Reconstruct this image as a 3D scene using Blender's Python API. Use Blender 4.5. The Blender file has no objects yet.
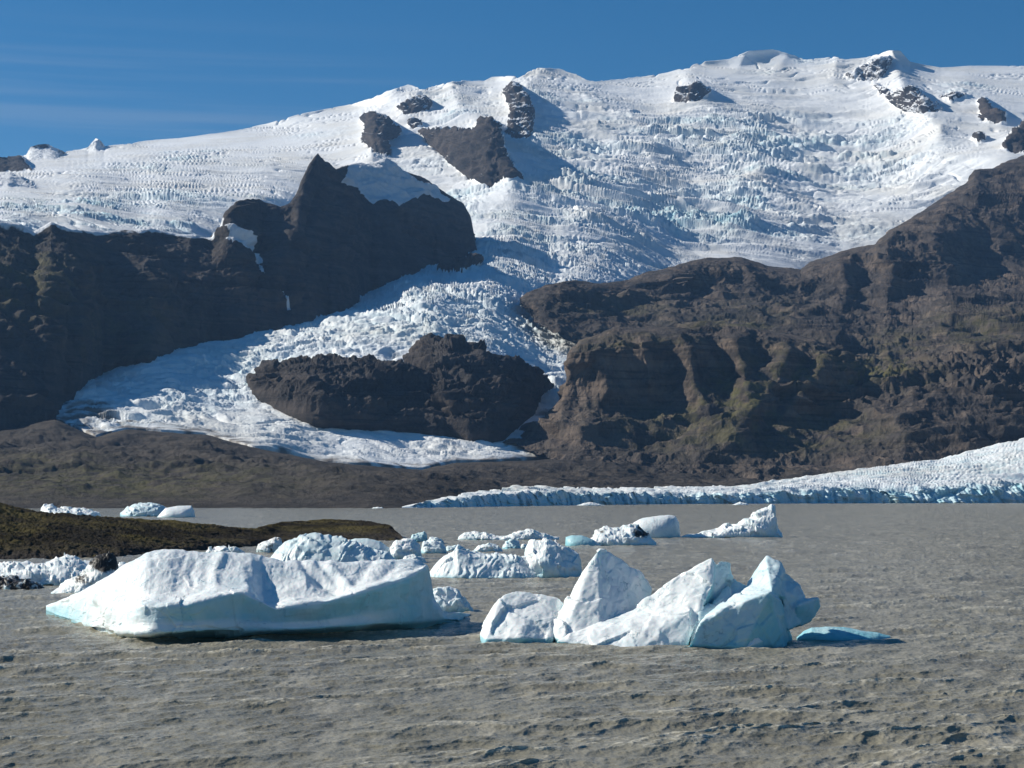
import bpy, bmesh, math, time
import numpy as np
from concurrent.futures import ThreadPoolExecutor
T0 = time.time()
SC = bpy.context.scene
COL = SC.collection
# ------------------------------------------------------------------ camera
F = 1911.0            # focal length in pixels at 1024 wide
HZ = 495.5            # picture row of the true horizon
CAMH = 8.0            # eye height above the lake, metres
PIT = math.atan((HZ - 384) / F)
cp, sp = math.cos(PIT), math.sin(PIT)
cam = bpy.data.objects.new('camera', bpy.data.cameras.new('camera'))
COL.objects.link(cam)
cam.location = (0, 0, CAMH)
cam.rotation_euler = (math.pi / 2 + PIT, 0, 0)
cam.data.sensor_width = 36
cam.data.lens = F / 1024 * 36
cam.data.clip_start = 0.5
cam.data.clip_end = 60000
SC.camera = cam
# ------------------------------------------------------------------ sun and sky
SUN_AZ, SUN_EL = 78.0, 32.5      # degrees left of the view axis, elevation
a, e = math.radians(SUN_AZ), math.radians(SUN_EL)
TOSUN = (-math.sin(a) * math.cos(e), math.cos(a) * math.cos(e), math.sin(e))


def world_xyz(px, py, d):
    """point seen at picture position (px,py) that lies d metres ahead"""
    x = (px - 512) / F
    y = (384 - py) / F
    k = d / (cp - y * sp)
    return np.stack([x * k, d + 0 * k, CAMH + (sp + y * cp) * k], -1)


def row_of(z, d):
    """picture row of height z at distance d"""
    t = (z - CAMH) / d
    y = (t * cp - sp) / (cp + t * sp)
    return 384 - y * F


def dist_of(py, z=0.0):
    y = (384 - py) / F
    return (z - CAMH) * (cp - y * sp) / (sp + y * cp)


# ------------------------------------------------------------------ noise
rng = np.random.RandomState(7)
PERM = np.concatenate([rng.permutation(256)] * 3).astype(np.int32)
g = rng.normal(size=(256, 3))
g /= np.linalg.norm(g, axis=1)[:, None]
GRAD = g.astype(np.float32)
POOL = ThreadPoolExecutor(4)


def _perlin(p):
    p = p.astype(np.float32)
    i = np.floor(p).astype(np.int32)
    f = p - i
    i &= 255
    u = f * f * f * (f * (f * 6 - 15) + 10)
    x, y, z = i[:, 0], i[:, 1], i[:, 2]
    fx, fy, fz = f[:, 0], f[:, 1], f[:, 2]

    def corner(dx, dy, dz):
        h = PERM[PERM[PERM[x + dx] + y + dy] + z + dz]
        G = GRAD[h]
        return G[:, 0] * (fx - dx) + G[:, 1] * (fy - dy) + G[:, 2] * (fz - dz)
    ux, uy, uz = u[:, 0], u[:, 1], u[:, 2]
    c00 = corner(0, 0, 0); c00 += ux * (corner(1, 0, 0) - c00)
    c10 = corner(0, 1, 0); c10 += ux * (corner(1, 1, 0) - c10)
    c01 = corner(0, 0, 1); c01 += ux * (corner(1, 0, 1) - c01)
    c11 = corner(0, 1, 1); c11 += ux * (corner(1, 1, 1) - c11)
    c00 += uy * (c10 - c00)
    c01 += uy * (c11 - c01)
    return (c00 + uz * (c01 - c00)) * 1.5


def chunked(fn, p):
    n = len(p)
    if n < 20000:
        return fn(p)
    parts = np.array_split(p, 8)
    return np.concatenate(list(POOL.map(fn, parts)))


def noise(p, lam, seed=0.0):
    """gradient noise, wavelength lam (scalar or xyz)"""
    q = p / np.asarray(lam, float) + np.array([seed * 17.13, seed * 9.7, seed * 5.31])
    return chunked(_perlin, q)


def fbm(p, lam, octv=4, gain=.5, seed=0.0, ridged=False):
    lam = np.asarray(lam, float)
    s = 0; amp = 1.0; tot = 0
    for k in range(octv):
        n = noise(p, lam / 2.03 ** k, seed + k * 1.7)
        if ridged:
            n = 1 - 2 * np.minimum(np.abs(n) * 1.6, 1)
        s = s + amp * n
        tot += amp; amp *= gain
    return s / tot


def _cells(q):
    """cellular noise in the xy plane: F1, F2, a random value of the nearest cell"""
    q = q.astype(np.float32)
    i = np.floor(q[:, :2]).astype(np.int32)
    n = len(q)
    f1 = np.full(n, 9, np.float32); f2 = np.full(n, 9, np.float32); val = np.zeros(n, np.float32)
    for dx in (-1, 0, 1):
        for dy in (-1, 0, 1):
            cx, cy = i[:, 0] + dx, i[:, 1] + dy
            h = PERM[PERM[cx & 255] + (cy & 255)]
            h2 = PERM[h + 91]
            d = np.hypot(cx + h / 255. - q[:, 0], cy + h2 / 255. - q[:, 1]).astype(np.float32)
            near = d < f1
            f2 = np.where(near, f1, np.minimum(f2, d))
            f1 = np.where(near, d, f1)
            val = np.where(near, PERM[h + h2] / 255., val)
    return np.stack([f1, f2, val], -1)


def cells(p, lam, seed=0.0):
    return chunked(_cells, p / np.asarray(lam, float) + seed * 13.37)


def _facets(q):
    """broken-face relief: every cell is a flat facet of its own height and tilt"""
    q = q.astype(np.float32)
    i = np.floor(q[:, :2]).astype(np.int32)
    n = len(q)
    f1 = np.full(n, 9, np.float32); out = np.zeros(n, np.float32)
    for dx in (-1, 0, 1):
        for dy in (-1, 0, 1):
            cx, cy = i[:, 0] + dx, i[:, 1] + dy
            h = PERM[PERM[cx & 255] + (cy & 255)]
            h2 = PERM[h + 91]; h3 = PERM[h2 + 17]; h4 = PERM[h3 + 57]
            ox = q[:, 0] - cx - h / 255.; oy = q[:, 1] - cy - h2 / 255.
            d = np.hypot(ox, oy).astype(np.float32)
            near = d < f1
            f1 = np.where(near, d, f1)
            out = np.where(near, PERM[h4 + h2] / 255. - .5 + (h3 / 127. - 1) * ox + (h4 / 127. - 1) * oy, out)
    return out[:, None]


def facets(P, N, s, seed):
    w = .35 * s
    q = np.stack([P[:, 0] + .35 * P[:, 1] + w * noise(P, s * .8, seed + 41), P[:, 2] * 1.2 + (.5 if N is not None else 1.) * P[:, 1] + w * noise(P, s * .8, seed + 43), 0 * P[:, 0]], -1)
    return chunked(_facets, q / s + seed * 7.3)[:, 0]


def sstep(a, b, x):
    t = np.clip((x - a) / (b - a), 0, 1)
    return t * t * (3 - 2 * t)


# ------------------------------------------------------------------ mesh helpers
def grid_faces(nv, nu, close=False):
    idx = np.arange(nv * nu).reshape(nv, nu)
    if close:
        idx = np.concatenate([idx, idx[:, :1]], 1)
    return np.stack([idx[:-1, :-1], idx[:-1, 1:], idx[1:, 1:], idx[1:, :-1]], -1).reshape(-1, 4)


def link_mesh(name, V, Q, mat, attrs=None, parent=None, smooth=True, loc=None):
    V = np.asarray(V, np.float64).reshape(-1, 3)
    if loc is not None:
        V = V - np.asarray(loc)
    me = bpy.data.meshes.new(name)
    me.vertices.add(len(V))
    me.vertices.foreach_set('co', V.astype(np.float32).ravel())
    k = Q.shape[1]
    me.loops.add(Q.size)
    me.loops.foreach_set('vertex_index', Q.astype(np.int32).ravel())
    me.polygons.add(len(Q))
    me.polygons.foreach_set('loop_start', np.arange(0, Q.size, k, dtype=np.int32))
    me.update(calc_edges=True)
    me.polygons.foreach_set('use_smooth', np.full(len(Q), smooth))
    for n, v in (attrs or {}).items():
        at = me.attributes.new(n, 'FLOAT', 'POINT')
        at.data.foreach_set('value', np.asarray(v, np.float32).ravel())
    me.materials.append(mat)
    o = bpy.data.objects.new(name, me)
    COL.objects.link(o)
    if parent is not None:
        o.parent = parent
    if loc is not None:
        o.location = loc
    return o


def normals_of(G):
    """normals of a grid of points (nv,nu,3)"""
    du = np.gradient(G, axis=1); dv = np.gradient(G, axis=0)
    n = np.cross(du, dv)
    return n / (np.linalg.norm(n, axis=-1, keepdims=True) + 1e-9)


def pchip_rows(A, segs):
    """monotone cubic interpolation down the first axis, A (K,nu)"""
    K = len(A)
    dlt = A[1:] - A[:-1]
    m = np.zeros_like(A)
    m[0], m[-1] = dlt[0], dlt[-1]
    a, b = dlt[:-1], dlt[1:]
    ok = a * b > 0
    m[1:-1] = np.where(ok, 2 * a * b / np.where(ok, a + b, 1), 0)
    out = []
    for k in range(K - 1):
        n = segs[k]
        t = (np.arange(n) / n)[:, None]
        h00 = 2 * t**3 - 3 * t**2 + 1; h10 = t**3 - 2 * t**2 + t
        h01 = -2 * t**3 + 3 * t**2; h11 = t**3 - t**2
        out.append(h00 * A[k] + h10 * m[k] + h01 * A[k + 1] + h11 * m[k + 1])
    out.append(A[-1:])
    return np.concatenate(out)


def interp_knots(kn, px, col):
    kn = np.array(kn, float)
    return np.interp(px, kn[:, 0], kn[:, col])


def loft(rows, px, segs):
    """rows: lists of (px,py,d) knots from the foot upward; returns PX, PY, D grids"""
    Y = np.stack([interp_knots(r, px, 1) for r in rows])
    D = np.stack([interp_knots(r, px, 2) for r in rows])
    PY, DD = pchip_rows(Y, segs), pchip_rows(D, segs)
    return np.broadcast_to(px, PY.shape).copy(), PY, DD


def seg_dist(X, Y, pts):
    """distance (in picture units) to a polyline"""
    best = np.full(X.shape, 1e9)
    for (x0, y0), (x1, y1) in zip(pts[:-1], pts[1:]):
        dx, dy = x1 - x0, y1 - y0
        t = np.clip(((X - x0) * dx + (Y - y0) * dy) / (dx * dx + dy * dy + 1e-9), 0, 1)
        best = np.minimum(best, np.hypot(X - x0 - t * dx, Y - y0 - t * dy))
    return best


def inside(X, Y, poly):
    c = np.zeros(X.shape, bool)
    n = len(poly)
    for i in range(n):
        x0, y0 = poly[i]; x1, y1 = poly[(i + 1) % n]
        if y0 == y1:
            continue
        k = ((y0 > Y) != (y1 > Y)) & (X < (x1 - x0) * (Y - y0) / (y1 - y0) + x0)
        c ^= k
    return c


def blur(A, n=1):
    for _ in range(n):
        B = np.pad(A, 1, mode='edge')
        A = (B[:-2, 1:-1] + B[2:, 1:-1] + B[1:-1, :-2] + B[1:-1, 2:] + 2 * B[1:-1, 1:-1]) / 6
    return A


def blur3(A):
    return np.stack([blur(A[..., k], 3) for k in range(3)], -1)


def soft_poly(X, Y, poly, wob, n=2):
    """polygon mask with a wobbled edge"""
    return blur(inside(X + wob[0], Y + wob[1], poly).astype(float), n)


def ell(X, Y, L):
    m = np.zeros(X.shape)
    for (x, y, rx, ry, s) in L:
        m = np.maximum(m, s * np.exp(-(((X - x) / rx) ** 2 + ((Y - y) / ry) ** 2) ** 1.4))
    return m


def ridges(X, Y, L, boost=1.0):
    """sum of crests: (polyline running downhill, left half-width px, right half-width px, metres)"""
    m = np.zeros(X.shape)
    for pts, wl, wr, amp in L:
        p = np.array(sorted(pts, key=lambda q: q[1]), float)
        line = np.interp(Y, p[:, 1], p[:, 0])
        d = seg_dist(X, Y, pts)
        w = wl + (wr - wl) * sstep(0, 1, .5 + .5 * (X - line) / (d + 1.0))
        m += amp * boost * np.exp(-np.sqrt((d / w) ** 2 + .01) + .1)
    return m


# ------------------------------------------------------------------ materials
def new_mat(name):
    m = bpy.data.materials.new(name)
    m.use_nodes = True
    nt = m.node_tree
    return m, nt, nt.nodes['Principled BSDF']


class NT:
    def __init__(s, nt):
        s.nt = nt
        s.L = nt.links.new
        tc = s.n('ShaderNodeTexCoord')
        s.obj = tc.outputs['Object']
        s.gen = tc.outputs['Generated']

    def n(s, t, **kw):
        nd = s.nt.nodes.new(t)
        for k, v in kw.items():
            setattr(nd, k, v)
        return nd

    def put(s, sock, v):
        if isinstance(v, bpy.types.NodeSocket):
            s.L(v, sock)
        elif isinstance(v, (tuple, list)) and len(v) == 3 and sock.type == 'RGBA':
            sock.default_value = (*v, 1)
        else:
            sock.default_value = v

    def vec(s, scale, src=None):
        m = s.n('ShaderNodeVectorMath', operation='MULTIPLY')
        s.L(src or s.obj, m.inputs[0])
        m.inputs[1].default_value = scale
        return m.outputs[0]

    def noise(s, scale, detail=5, rough=.55, vec=None, dist=0.0):
        nd = s.n('ShaderNodeTexNoise')
        s.L(vec or s.obj, nd.inputs['Vector'])
        nd.inputs['Scale'].default_value = scale
        nd.inputs['Detail'].default_value = detail
        nd.inputs['Roughness'].default_value = rough
        nd.inputs['Distortion'].default_value = dist
        return nd.outputs['Fac']

    def attr(s, name):
        return s.n('ShaderNodeAttribute', attribute_name=name).outputs['Fac']

    def math(s, op, a, b=None, clamp=False):
        m = s.n('ShaderNodeMath', operation=op, use_clamp=clamp)
        s.put(m.inputs[0], a)
        if b is not None:
            s.put(m.inputs[1], b)
        return m.outputs[0]

    def ramp(s, fac, lo, hi):
        m = s.n('ShaderNodeMapRange', interpolation_type='SMOOTHSTEP')
        s.put(m.inputs[0], fac)
        m.inputs[1].default_value = lo; m.inputs[2].default_value = hi
        return m.outputs[0]

    def mix(s, fac, a, b):
        m = s.n('ShaderNodeMix', data_type='RGBA')
        s.put(m.inputs[0], fac); s.put(m.inputs[6], a); s.put(m.inputs[7], b)
        return m.outputs[2]

    def bump(s, h, dist, strength=1.0, normal=None):
        b = s.n('ShaderNodeBump')
        s.put(b.inputs['Height'], h)
        b.inputs['Distance'].default_value = dist
        b.inputs['Strength'].default_value = strength
        if normal is not None:
            s.L(normal, b.inputs['Normal'])
        return b.outputs[0]


def rock_material(name, dark, brown, moss=(.115, .108, .035), scree=(.06, .055, .054), k=1.0):
    m, nt, bs = new_mat(name)
    t = NT(nt)
    big = t.noise(.006 * k, 6, .6)
    mid = t.noise(.045 * k, 6, .65)
    strata = t.noise(1.0, 5, .6, t.vec((.003 * k, .003 * k, .06 * k)))
    fac = t.math('ADD', t.math('MULTIPLY', big, .45), t.math('MULTIPLY', mid, .35))
    fac = t.math('ADD', fac, t.math('MULTIPLY', strata, .45))
    c = t.mix(t.ramp(fac, .48, .76), dark, brown)
    sc = t.math('MULTIPLY', t.attr('scree'), t.ramp(mid, .3, .55))
    c = t.mix(sc, c, scree)
    stk = t.ramp(t.noise(1.0, 5, .6, t.vec((.035 * k, .022 * k, .005 * k))), .5, .66)
    c = t.mix(t.math('MULTIPLY', stk, .45), c, tuple(v * 1.25 for v in brown))
    bnd = t.ramp(t.noise(1.0, 4, .6, t.vec((.004 * k, .004 * k, .13 * k))), .53, .6)
    c = t.mix(t.math('MULTIPLY', bnd, .5), c, tuple(v * .8 for v in dark))
    ms = t.math('MULTIPLY', t.attr('moss'), t.ramp(t.noise(.03 * k, 6, .7), .38, .62))
    c = t.mix(ms, c, moss)
    sn = t.ramp(t.math('ADD', t.attr('snow'), t.math('MULTIPLY', t.math('SUBTRACT', mid, .5), .5)), .4, .6)
    c = t.mix(sn, c, (.78, .8, .83))
    t.put(bs.inputs['Base Color'], c)
    bs.inputs['Roughness'].default_value = .9
    bs.inputs['Specular IOR Level'].default_value = .2
    h = t.math('ADD', t.math('MULTIPLY', mid, 2.0), t.noise(.22 * k, 5, .7))
    t.put(bs.inputs['Normal'], t.bump(h, 5.0 / k, .8))
    return m


def ice_material(name):
    m, nt, bs = new_mat(name)
    t = NT(nt)
    fine = t.noise(.05, 6, .65)
    fine2 = t.noise(.2, 5, .6)
    c = t.mix(t.ramp(t.noise(.004, 5, .6), .42, .7), (.84, .855, .87), (.76, .75, .72))
    bl = t.math('MULTIPLY', t.attr('blue'), t.ramp(fine, .25, .6))
    c = t.mix(bl, c, (.33, .6, .68))
    dt = t.ramp(t.math('ADD', t.attr('dirt'), t.math('MULTIPLY', t.math('SUBTRACT', fine, .5), .9)), .3, .8)
    c = t.mix(dt, c, (.17, .15, .135))
    t.put(bs.inputs['Base Color'], c)
    bs.inputs['Roughness'].default_value = .6
    bs.inputs['Specular IOR Level'].default_value = .3
    t.put(bs.inputs['Normal'], t.bump(t.math('ADD', fine, t.math('MULTIPLY', fine2, .5)), 3.0, .5))
    return m


def berg_material(name, white=(.84, .87, .87), aqua=(.23, .54, .63)):
    m, nt, bs = new_mat(name)
    t = NT(nt)
    n1 = t.noise(.7, 6, .6)
    n2 = t.noise(4.0, 5, .65)
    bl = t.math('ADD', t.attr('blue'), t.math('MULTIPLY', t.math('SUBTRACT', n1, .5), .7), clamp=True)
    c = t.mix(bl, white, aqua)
    c = t.mix(t.math('MULTIPLY', t.ramp(t.noise(.9, 6, .7), .54, .74), .4), c, (.5, .53, .54))
    vn = t.math('ABSOLUTE', t.math('SUBTRACT', t.noise(.45, 4, .6, None, 1.2), .5))
    vm = t.math('MULTIPLY', t.ramp(vn, .010, .0), t.ramp(t.noise(.8, 2), .45, .6))
    c = t.mix(t.math('MULTIPLY', vm, .65), c, (.25, .42, .5))
    dirt = t.ramp(t.math('ADD', t.attr('dirt'), t.math('MULTIPLY', t.math('SUBTRACT', n2, .5), 1.1)), .35, .85)
    c = t.mix(dirt, c, (.045, .042, .04))
    t.put(bs.inputs['Base Color'], c)
    bs.inputs['Roughness'].default_value = .42
    bs.inputs['IOR'].default_value = 1.31
    bs.inputs['Subsurface Weight'].default_value = .12
    bs.inputs['Subsurface Radius'].default_value = (.25, .8, 1.0)
    bs.inputs['Subsurface Scale'].default_value = .5
    h = t.math('ADD', t.math('MULTIPLY', n1, 1.0), t.math('MULTIPLY', n2, .45))
    h = t.math('SUBTRACT', h, t.math('MULTIPLY', vm, .6))
    t.put(bs.inputs['Normal'], t.bump(h, .07, .6))
    return m


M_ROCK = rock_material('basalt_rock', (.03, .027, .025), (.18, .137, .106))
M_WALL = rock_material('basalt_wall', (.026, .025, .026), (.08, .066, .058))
M_OUT = rock_material('outcrop_rock', (.02, .019, .02), (.075, .062, .055))
M_MOR = rock_material('moraine_gravel', (.026, .023, .02), (.085, .069, .053), k=2.0)
M_ICE = ice_material('glacier_ice')
M_BERG = berg_material('berg_ice')
M_AQUA = berg_material('aqua_ice', (.55, .75, .79), (.24, .52, .6))


def structure(o):
    o['kind'] = 'structure'
    return o


def rock_disp(P, s=1.0, seed=0.0, strata=1.0, gully=1.0):
    """relief of a basalt slope, metres"""
    w = noise(P, 170 * s, seed + 3)
    Pw = P + np.stack([22 * s * noise(P, 120 * s, seed + 21), 0 * w, 22 * s * noise(P, 120 * s, seed + 23)], -1)
    h = 15 * s * fbm(P, 300 * s, 3, .5, seed)
    h = h + gully * 10 * s * fbm(Pw, (85 * s, 85 * s, 420 * s), 5, .55, seed + 5, True)
    zz = P[:, 2] / (64 * s) + 1.1 * w + .25 * noise(P, 60 * s, seed + 9)
    saw = zz - np.floor(zz)
    on = sstep(-.15, .35, noise(P, (260 * s, 260 * s, 90 * s), seed + 27))
    h = h + strata * on * 24 * s * (np.minimum(saw / .42, (1 - saw) / .58) - .5)
    z2 = P[:, 2] / (15 * s) + .8 * noise(P, 90 * s, seed + 29)
    s2 = z2 - np.floor(z2)
    rough = .3 + .9 * sstep(-.25, .3, noise(P, (300 * s, 300 * s, 150 * s), seed + 51))
    h = h + 5 * s * gully * rough * fbm(Pw, (38 * s, 38 * s, 260 * s), 4, .55, seed + 35, True)
    h = h + strata * on * 6.5 * s * (np.minimum(s2 / .45, (1 - s2) / .55) - .5)
    h = h + 4.2 * s * rough * fbm(P, (50 * s, 50 * s, 40 * s), 6, .68, seed + 11)
    return h


def fade_foot(Y, X, foot, w):
    """0 at the foot line, 1 a few rows above it"""
    f = np.interp(X, [k[0] for k in foot], [k[1] for k in foot])
    return np.clip((f - Y) / w, .06, 1).ravel()


def build_land(name, rows, x0, x1, nx, segs, mat, feat=None, disp=None, attrs=None, soften=0):
    px = np.linspace(x0, x1, nx)
    X, Y, D = loft(rows, px, segs)
    if soften:
        k = int(soften * 2.5)
        ker = np.exp(-(np.arange(-k, k + 1) / soften) ** 2); ker /= ker.sum()
        D = np.stack([np.convolve(np.pad(r, k, mode='reflect', reflect_type='odd'), ker, 'valid') for r in D])
    if feat:
        D = D - ridges(X, Y, feat, 1.35)
    G = world_xyz(X, Y, D)
    N = normals_of(G)
    flip = np.where((N[..., 2:] < 0).mean() > .5, -1, 1)
    N = N * flip
    P = G.reshape(-1, 3)
    h = disp(P, X, Y).reshape(X.shape) if disp else 0
    if np.ndim(h):
        G = G + N * h[..., None]
    Q = grid_faces(*X.shape)
    if flip[0] < 0 if np.ndim(flip) else flip < 0:
        Q = Q[:, ::-1]
    A = attrs(X, Y, G, N) if attrs else {}
    G[..., 2] = np.maximum(G[..., 2], -2.5)
    return structure(link_mesh(name, G, Q, mat, A))


def back(row, dd, dz):
    """a row behind a crest: further by dd and lower by dz"""
    out = []
    for (x, y, d) in row:
        z = CAMH + (HZ - y) / F * d - dz
        out.append((x, row_of(max(z, -2.0), d + dd), d + dd))
    return out


def wobble(X, Y, amp, lam, seed=0):
    P = np.stack([X.ravel(), Y.ravel(), 0 * X.ravel()], -1)
    return ((amp * fbm(P, lam, 3, .6, seed)).reshape(X.shape), (amp * fbm(P, lam, 3, .6, seed + 31)).reshape(X.shape))


# ================================================================== the ice cap and its outlet glacier
SKY = [(-160, 152), (0, 158), (20, 157), (27, 156), (31, 148), (38, 145), (46, 144.5), (55, 149), (64, 152.5), (76, 150), (88, 148), (93, 141), (96, 138), (99, 140), (104, 146.5), (112, 145.5), (154, 140), (178, 138), (219, 133), (267, 124), (298, 115), (340, 106), (357, 103),
       (384, 93), (408, 85), (422, 90), (453, 81), (484, 81), (492, 77), (518, 76), (538, 69), (559, 69), (579, 76), (590, 81), (624, 79),
       (665, 73), (690, 67), (705, 61), (729, 59), (749, 51), (773, 50), (790, 54), (807, 60), (835, 56), (845, 59), (866, 57), (889, 50),
       (900, 50), (910, 61), (941, 67), (965, 66), (1024, 66), (1160, 66)]
BOT = [(-160, 446), (38, 421), (55, 418), (96, 435), (126, 428), (154, 429), (205, 433), (250, 445), (290, 452), (328, 461), (380, 465), (422, 468),
       (456, 461), (531, 459), (550, 457), (600, 450), (1160, 440)]
ICE = {
    -160: [(150, 7000), (185, 5000), (215, 3900), (235, 3600), (300, 3400), (372, 3000), (415, 2560), (450, 2330)],
    0: [(155, 7000), (185, 5000), (215, 3950), (235, 3650), (300, 3400), (372, 3050), (415, 2560), (450, 2330)],
    60: [(150, 7200), (180, 5300), (215, 4100), (235, 3800), (300, 3500), (350, 3250), (385, 2720), (400, 2600), (440, 2340)],
    150: [(138, 7600), (170, 6000), (200, 4800), (230, 4100), (300, 3650), (335, 3300), (358, 2850), (375, 2760), (400, 2600), (440, 2380)],
    250: [(126, 8000), (160, 6500), (200, 5000), (235, 4450), (290, 3850), (320, 3350), (335, 3110), (360, 2940), (380, 2800), (445, 2400)],
    350: [(106, 8300), (150, 6800), (200, 5700), (260, 4700), (293, 3850), (306, 3520), (320, 3250), (350, 2980), (400, 2720), (462, 2420)],
    420: [(88, 8300), (150, 6700), (200, 5700), (262, 4400), (272, 4050), (285, 3640), (300, 3380), (350, 3010), (400, 2780), (467, 2450)],
    480: [(81, 8300), (130, 7150), (190, 5850), (245, 4700), (262, 4250), (280, 3780), (300, 3520), (350, 3120), (400, 2850), (460, 2520)],
    560: [(69, 8500), (130, 7200), (190, 6050), (250, 4850), (280, 4200), (300, 3900), (350, 3350), (400, 2960), (456, 2600)],
    700: [(66, 8600), (130, 7300), (190, 6300), (250, 5500), (280, 5000), (350, 4300), (440, 3600)],
    850: [(56, 8700), (130, 7400), (190, 6400), (250, 5700), (300, 5300), (440, 4000)],
    1024: [(66, 8700), (130, 7100), (160, 6400), (250, 5800), (440, 4200)],
    1160: [(66, 8700), (130, 7100), (160, 6600), (250, 6000), (440, 4400)],
}

# crags standing out of the ice: outline, amount of snow on them
CRAGS = [
    ([(361, 119), (370, 114), (382, 117), (390, 127), (399, 131), (397, 138), (388, 142), (391, 157), (380, 156), (372, 150), (363, 143), (367, 130)], .1),
    ([(398, 110), (410, 101), (425, 97), (431, 104), (429, 112), (418, 116), (406, 117)], .2),
    ([(418, 134), (440, 131), (473, 133), (480, 122), (490, 119), (499, 126), (502, 143), (511, 167), (523, 184), (505, 183), (490, 188), (470, 181), (452, 168), (437, 155)], .16),
    ([(505, 92), (513, 85), (520, 86), (527, 98), (530, 110), (533, 122), (531, 143), (518, 145), (502, 138), (511, 129), (511, 112)], .22),
    ([(674, 99), (681, 88), (698, 82), (710, 92), (700, 100), (684, 105)], .3),
    ([(844, 78), (860, 68), (876, 59), (891, 57), (889, 70), (878, 82), (862, 82), (852, 80)], .42),
    ([(870, 84), (886, 90), (892, 98), (880, 96)], .5),
    ([(886, 98), (900, 91), (914, 88), (922, 98), (936, 105), (942, 112), (925, 116), (913, 116), (899, 110)], .36),
    ([(936, 99), (950, 94), (972, 96), (955, 102)], .35),
    ([(978, 100), (984, 99), (990, 110), (1004, 113), (1005, 124), (983, 122)], .1),
    ([(1003, 151), (1012, 133), (1024, 123), (1050, 116), (1100, 130), (1100, 160), (1030, 156)], .05),
    ([(973, 139), (980, 133), (987, 141), (980, 145)], .1),
    ([(24, 158), (30, 149), (36, 145), (46, 144), (56, 149), (66, 154), (60, 159), (40, 160)], .5),
    ([(84, 150), (92, 143), (97, 138), (100, 141), (105, 147), (98, 151)], .55),
    ([(-140, 150), (-40, 152), (0, 156), (20, 157), (30, 167), (33, 173), (10, 172), (-140, 176)], .12),
    ([(-140, 178), (0, 173), (24, 179), (38, 187), (20, 188), (-140, 190)], .55),
    ([(405, 126), (414, 121), (424, 127), (414, 131)], .4),
    ([(436, 273), (452, 264), (484, 262), (478, 268), (456, 276)], .1),
]


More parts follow.
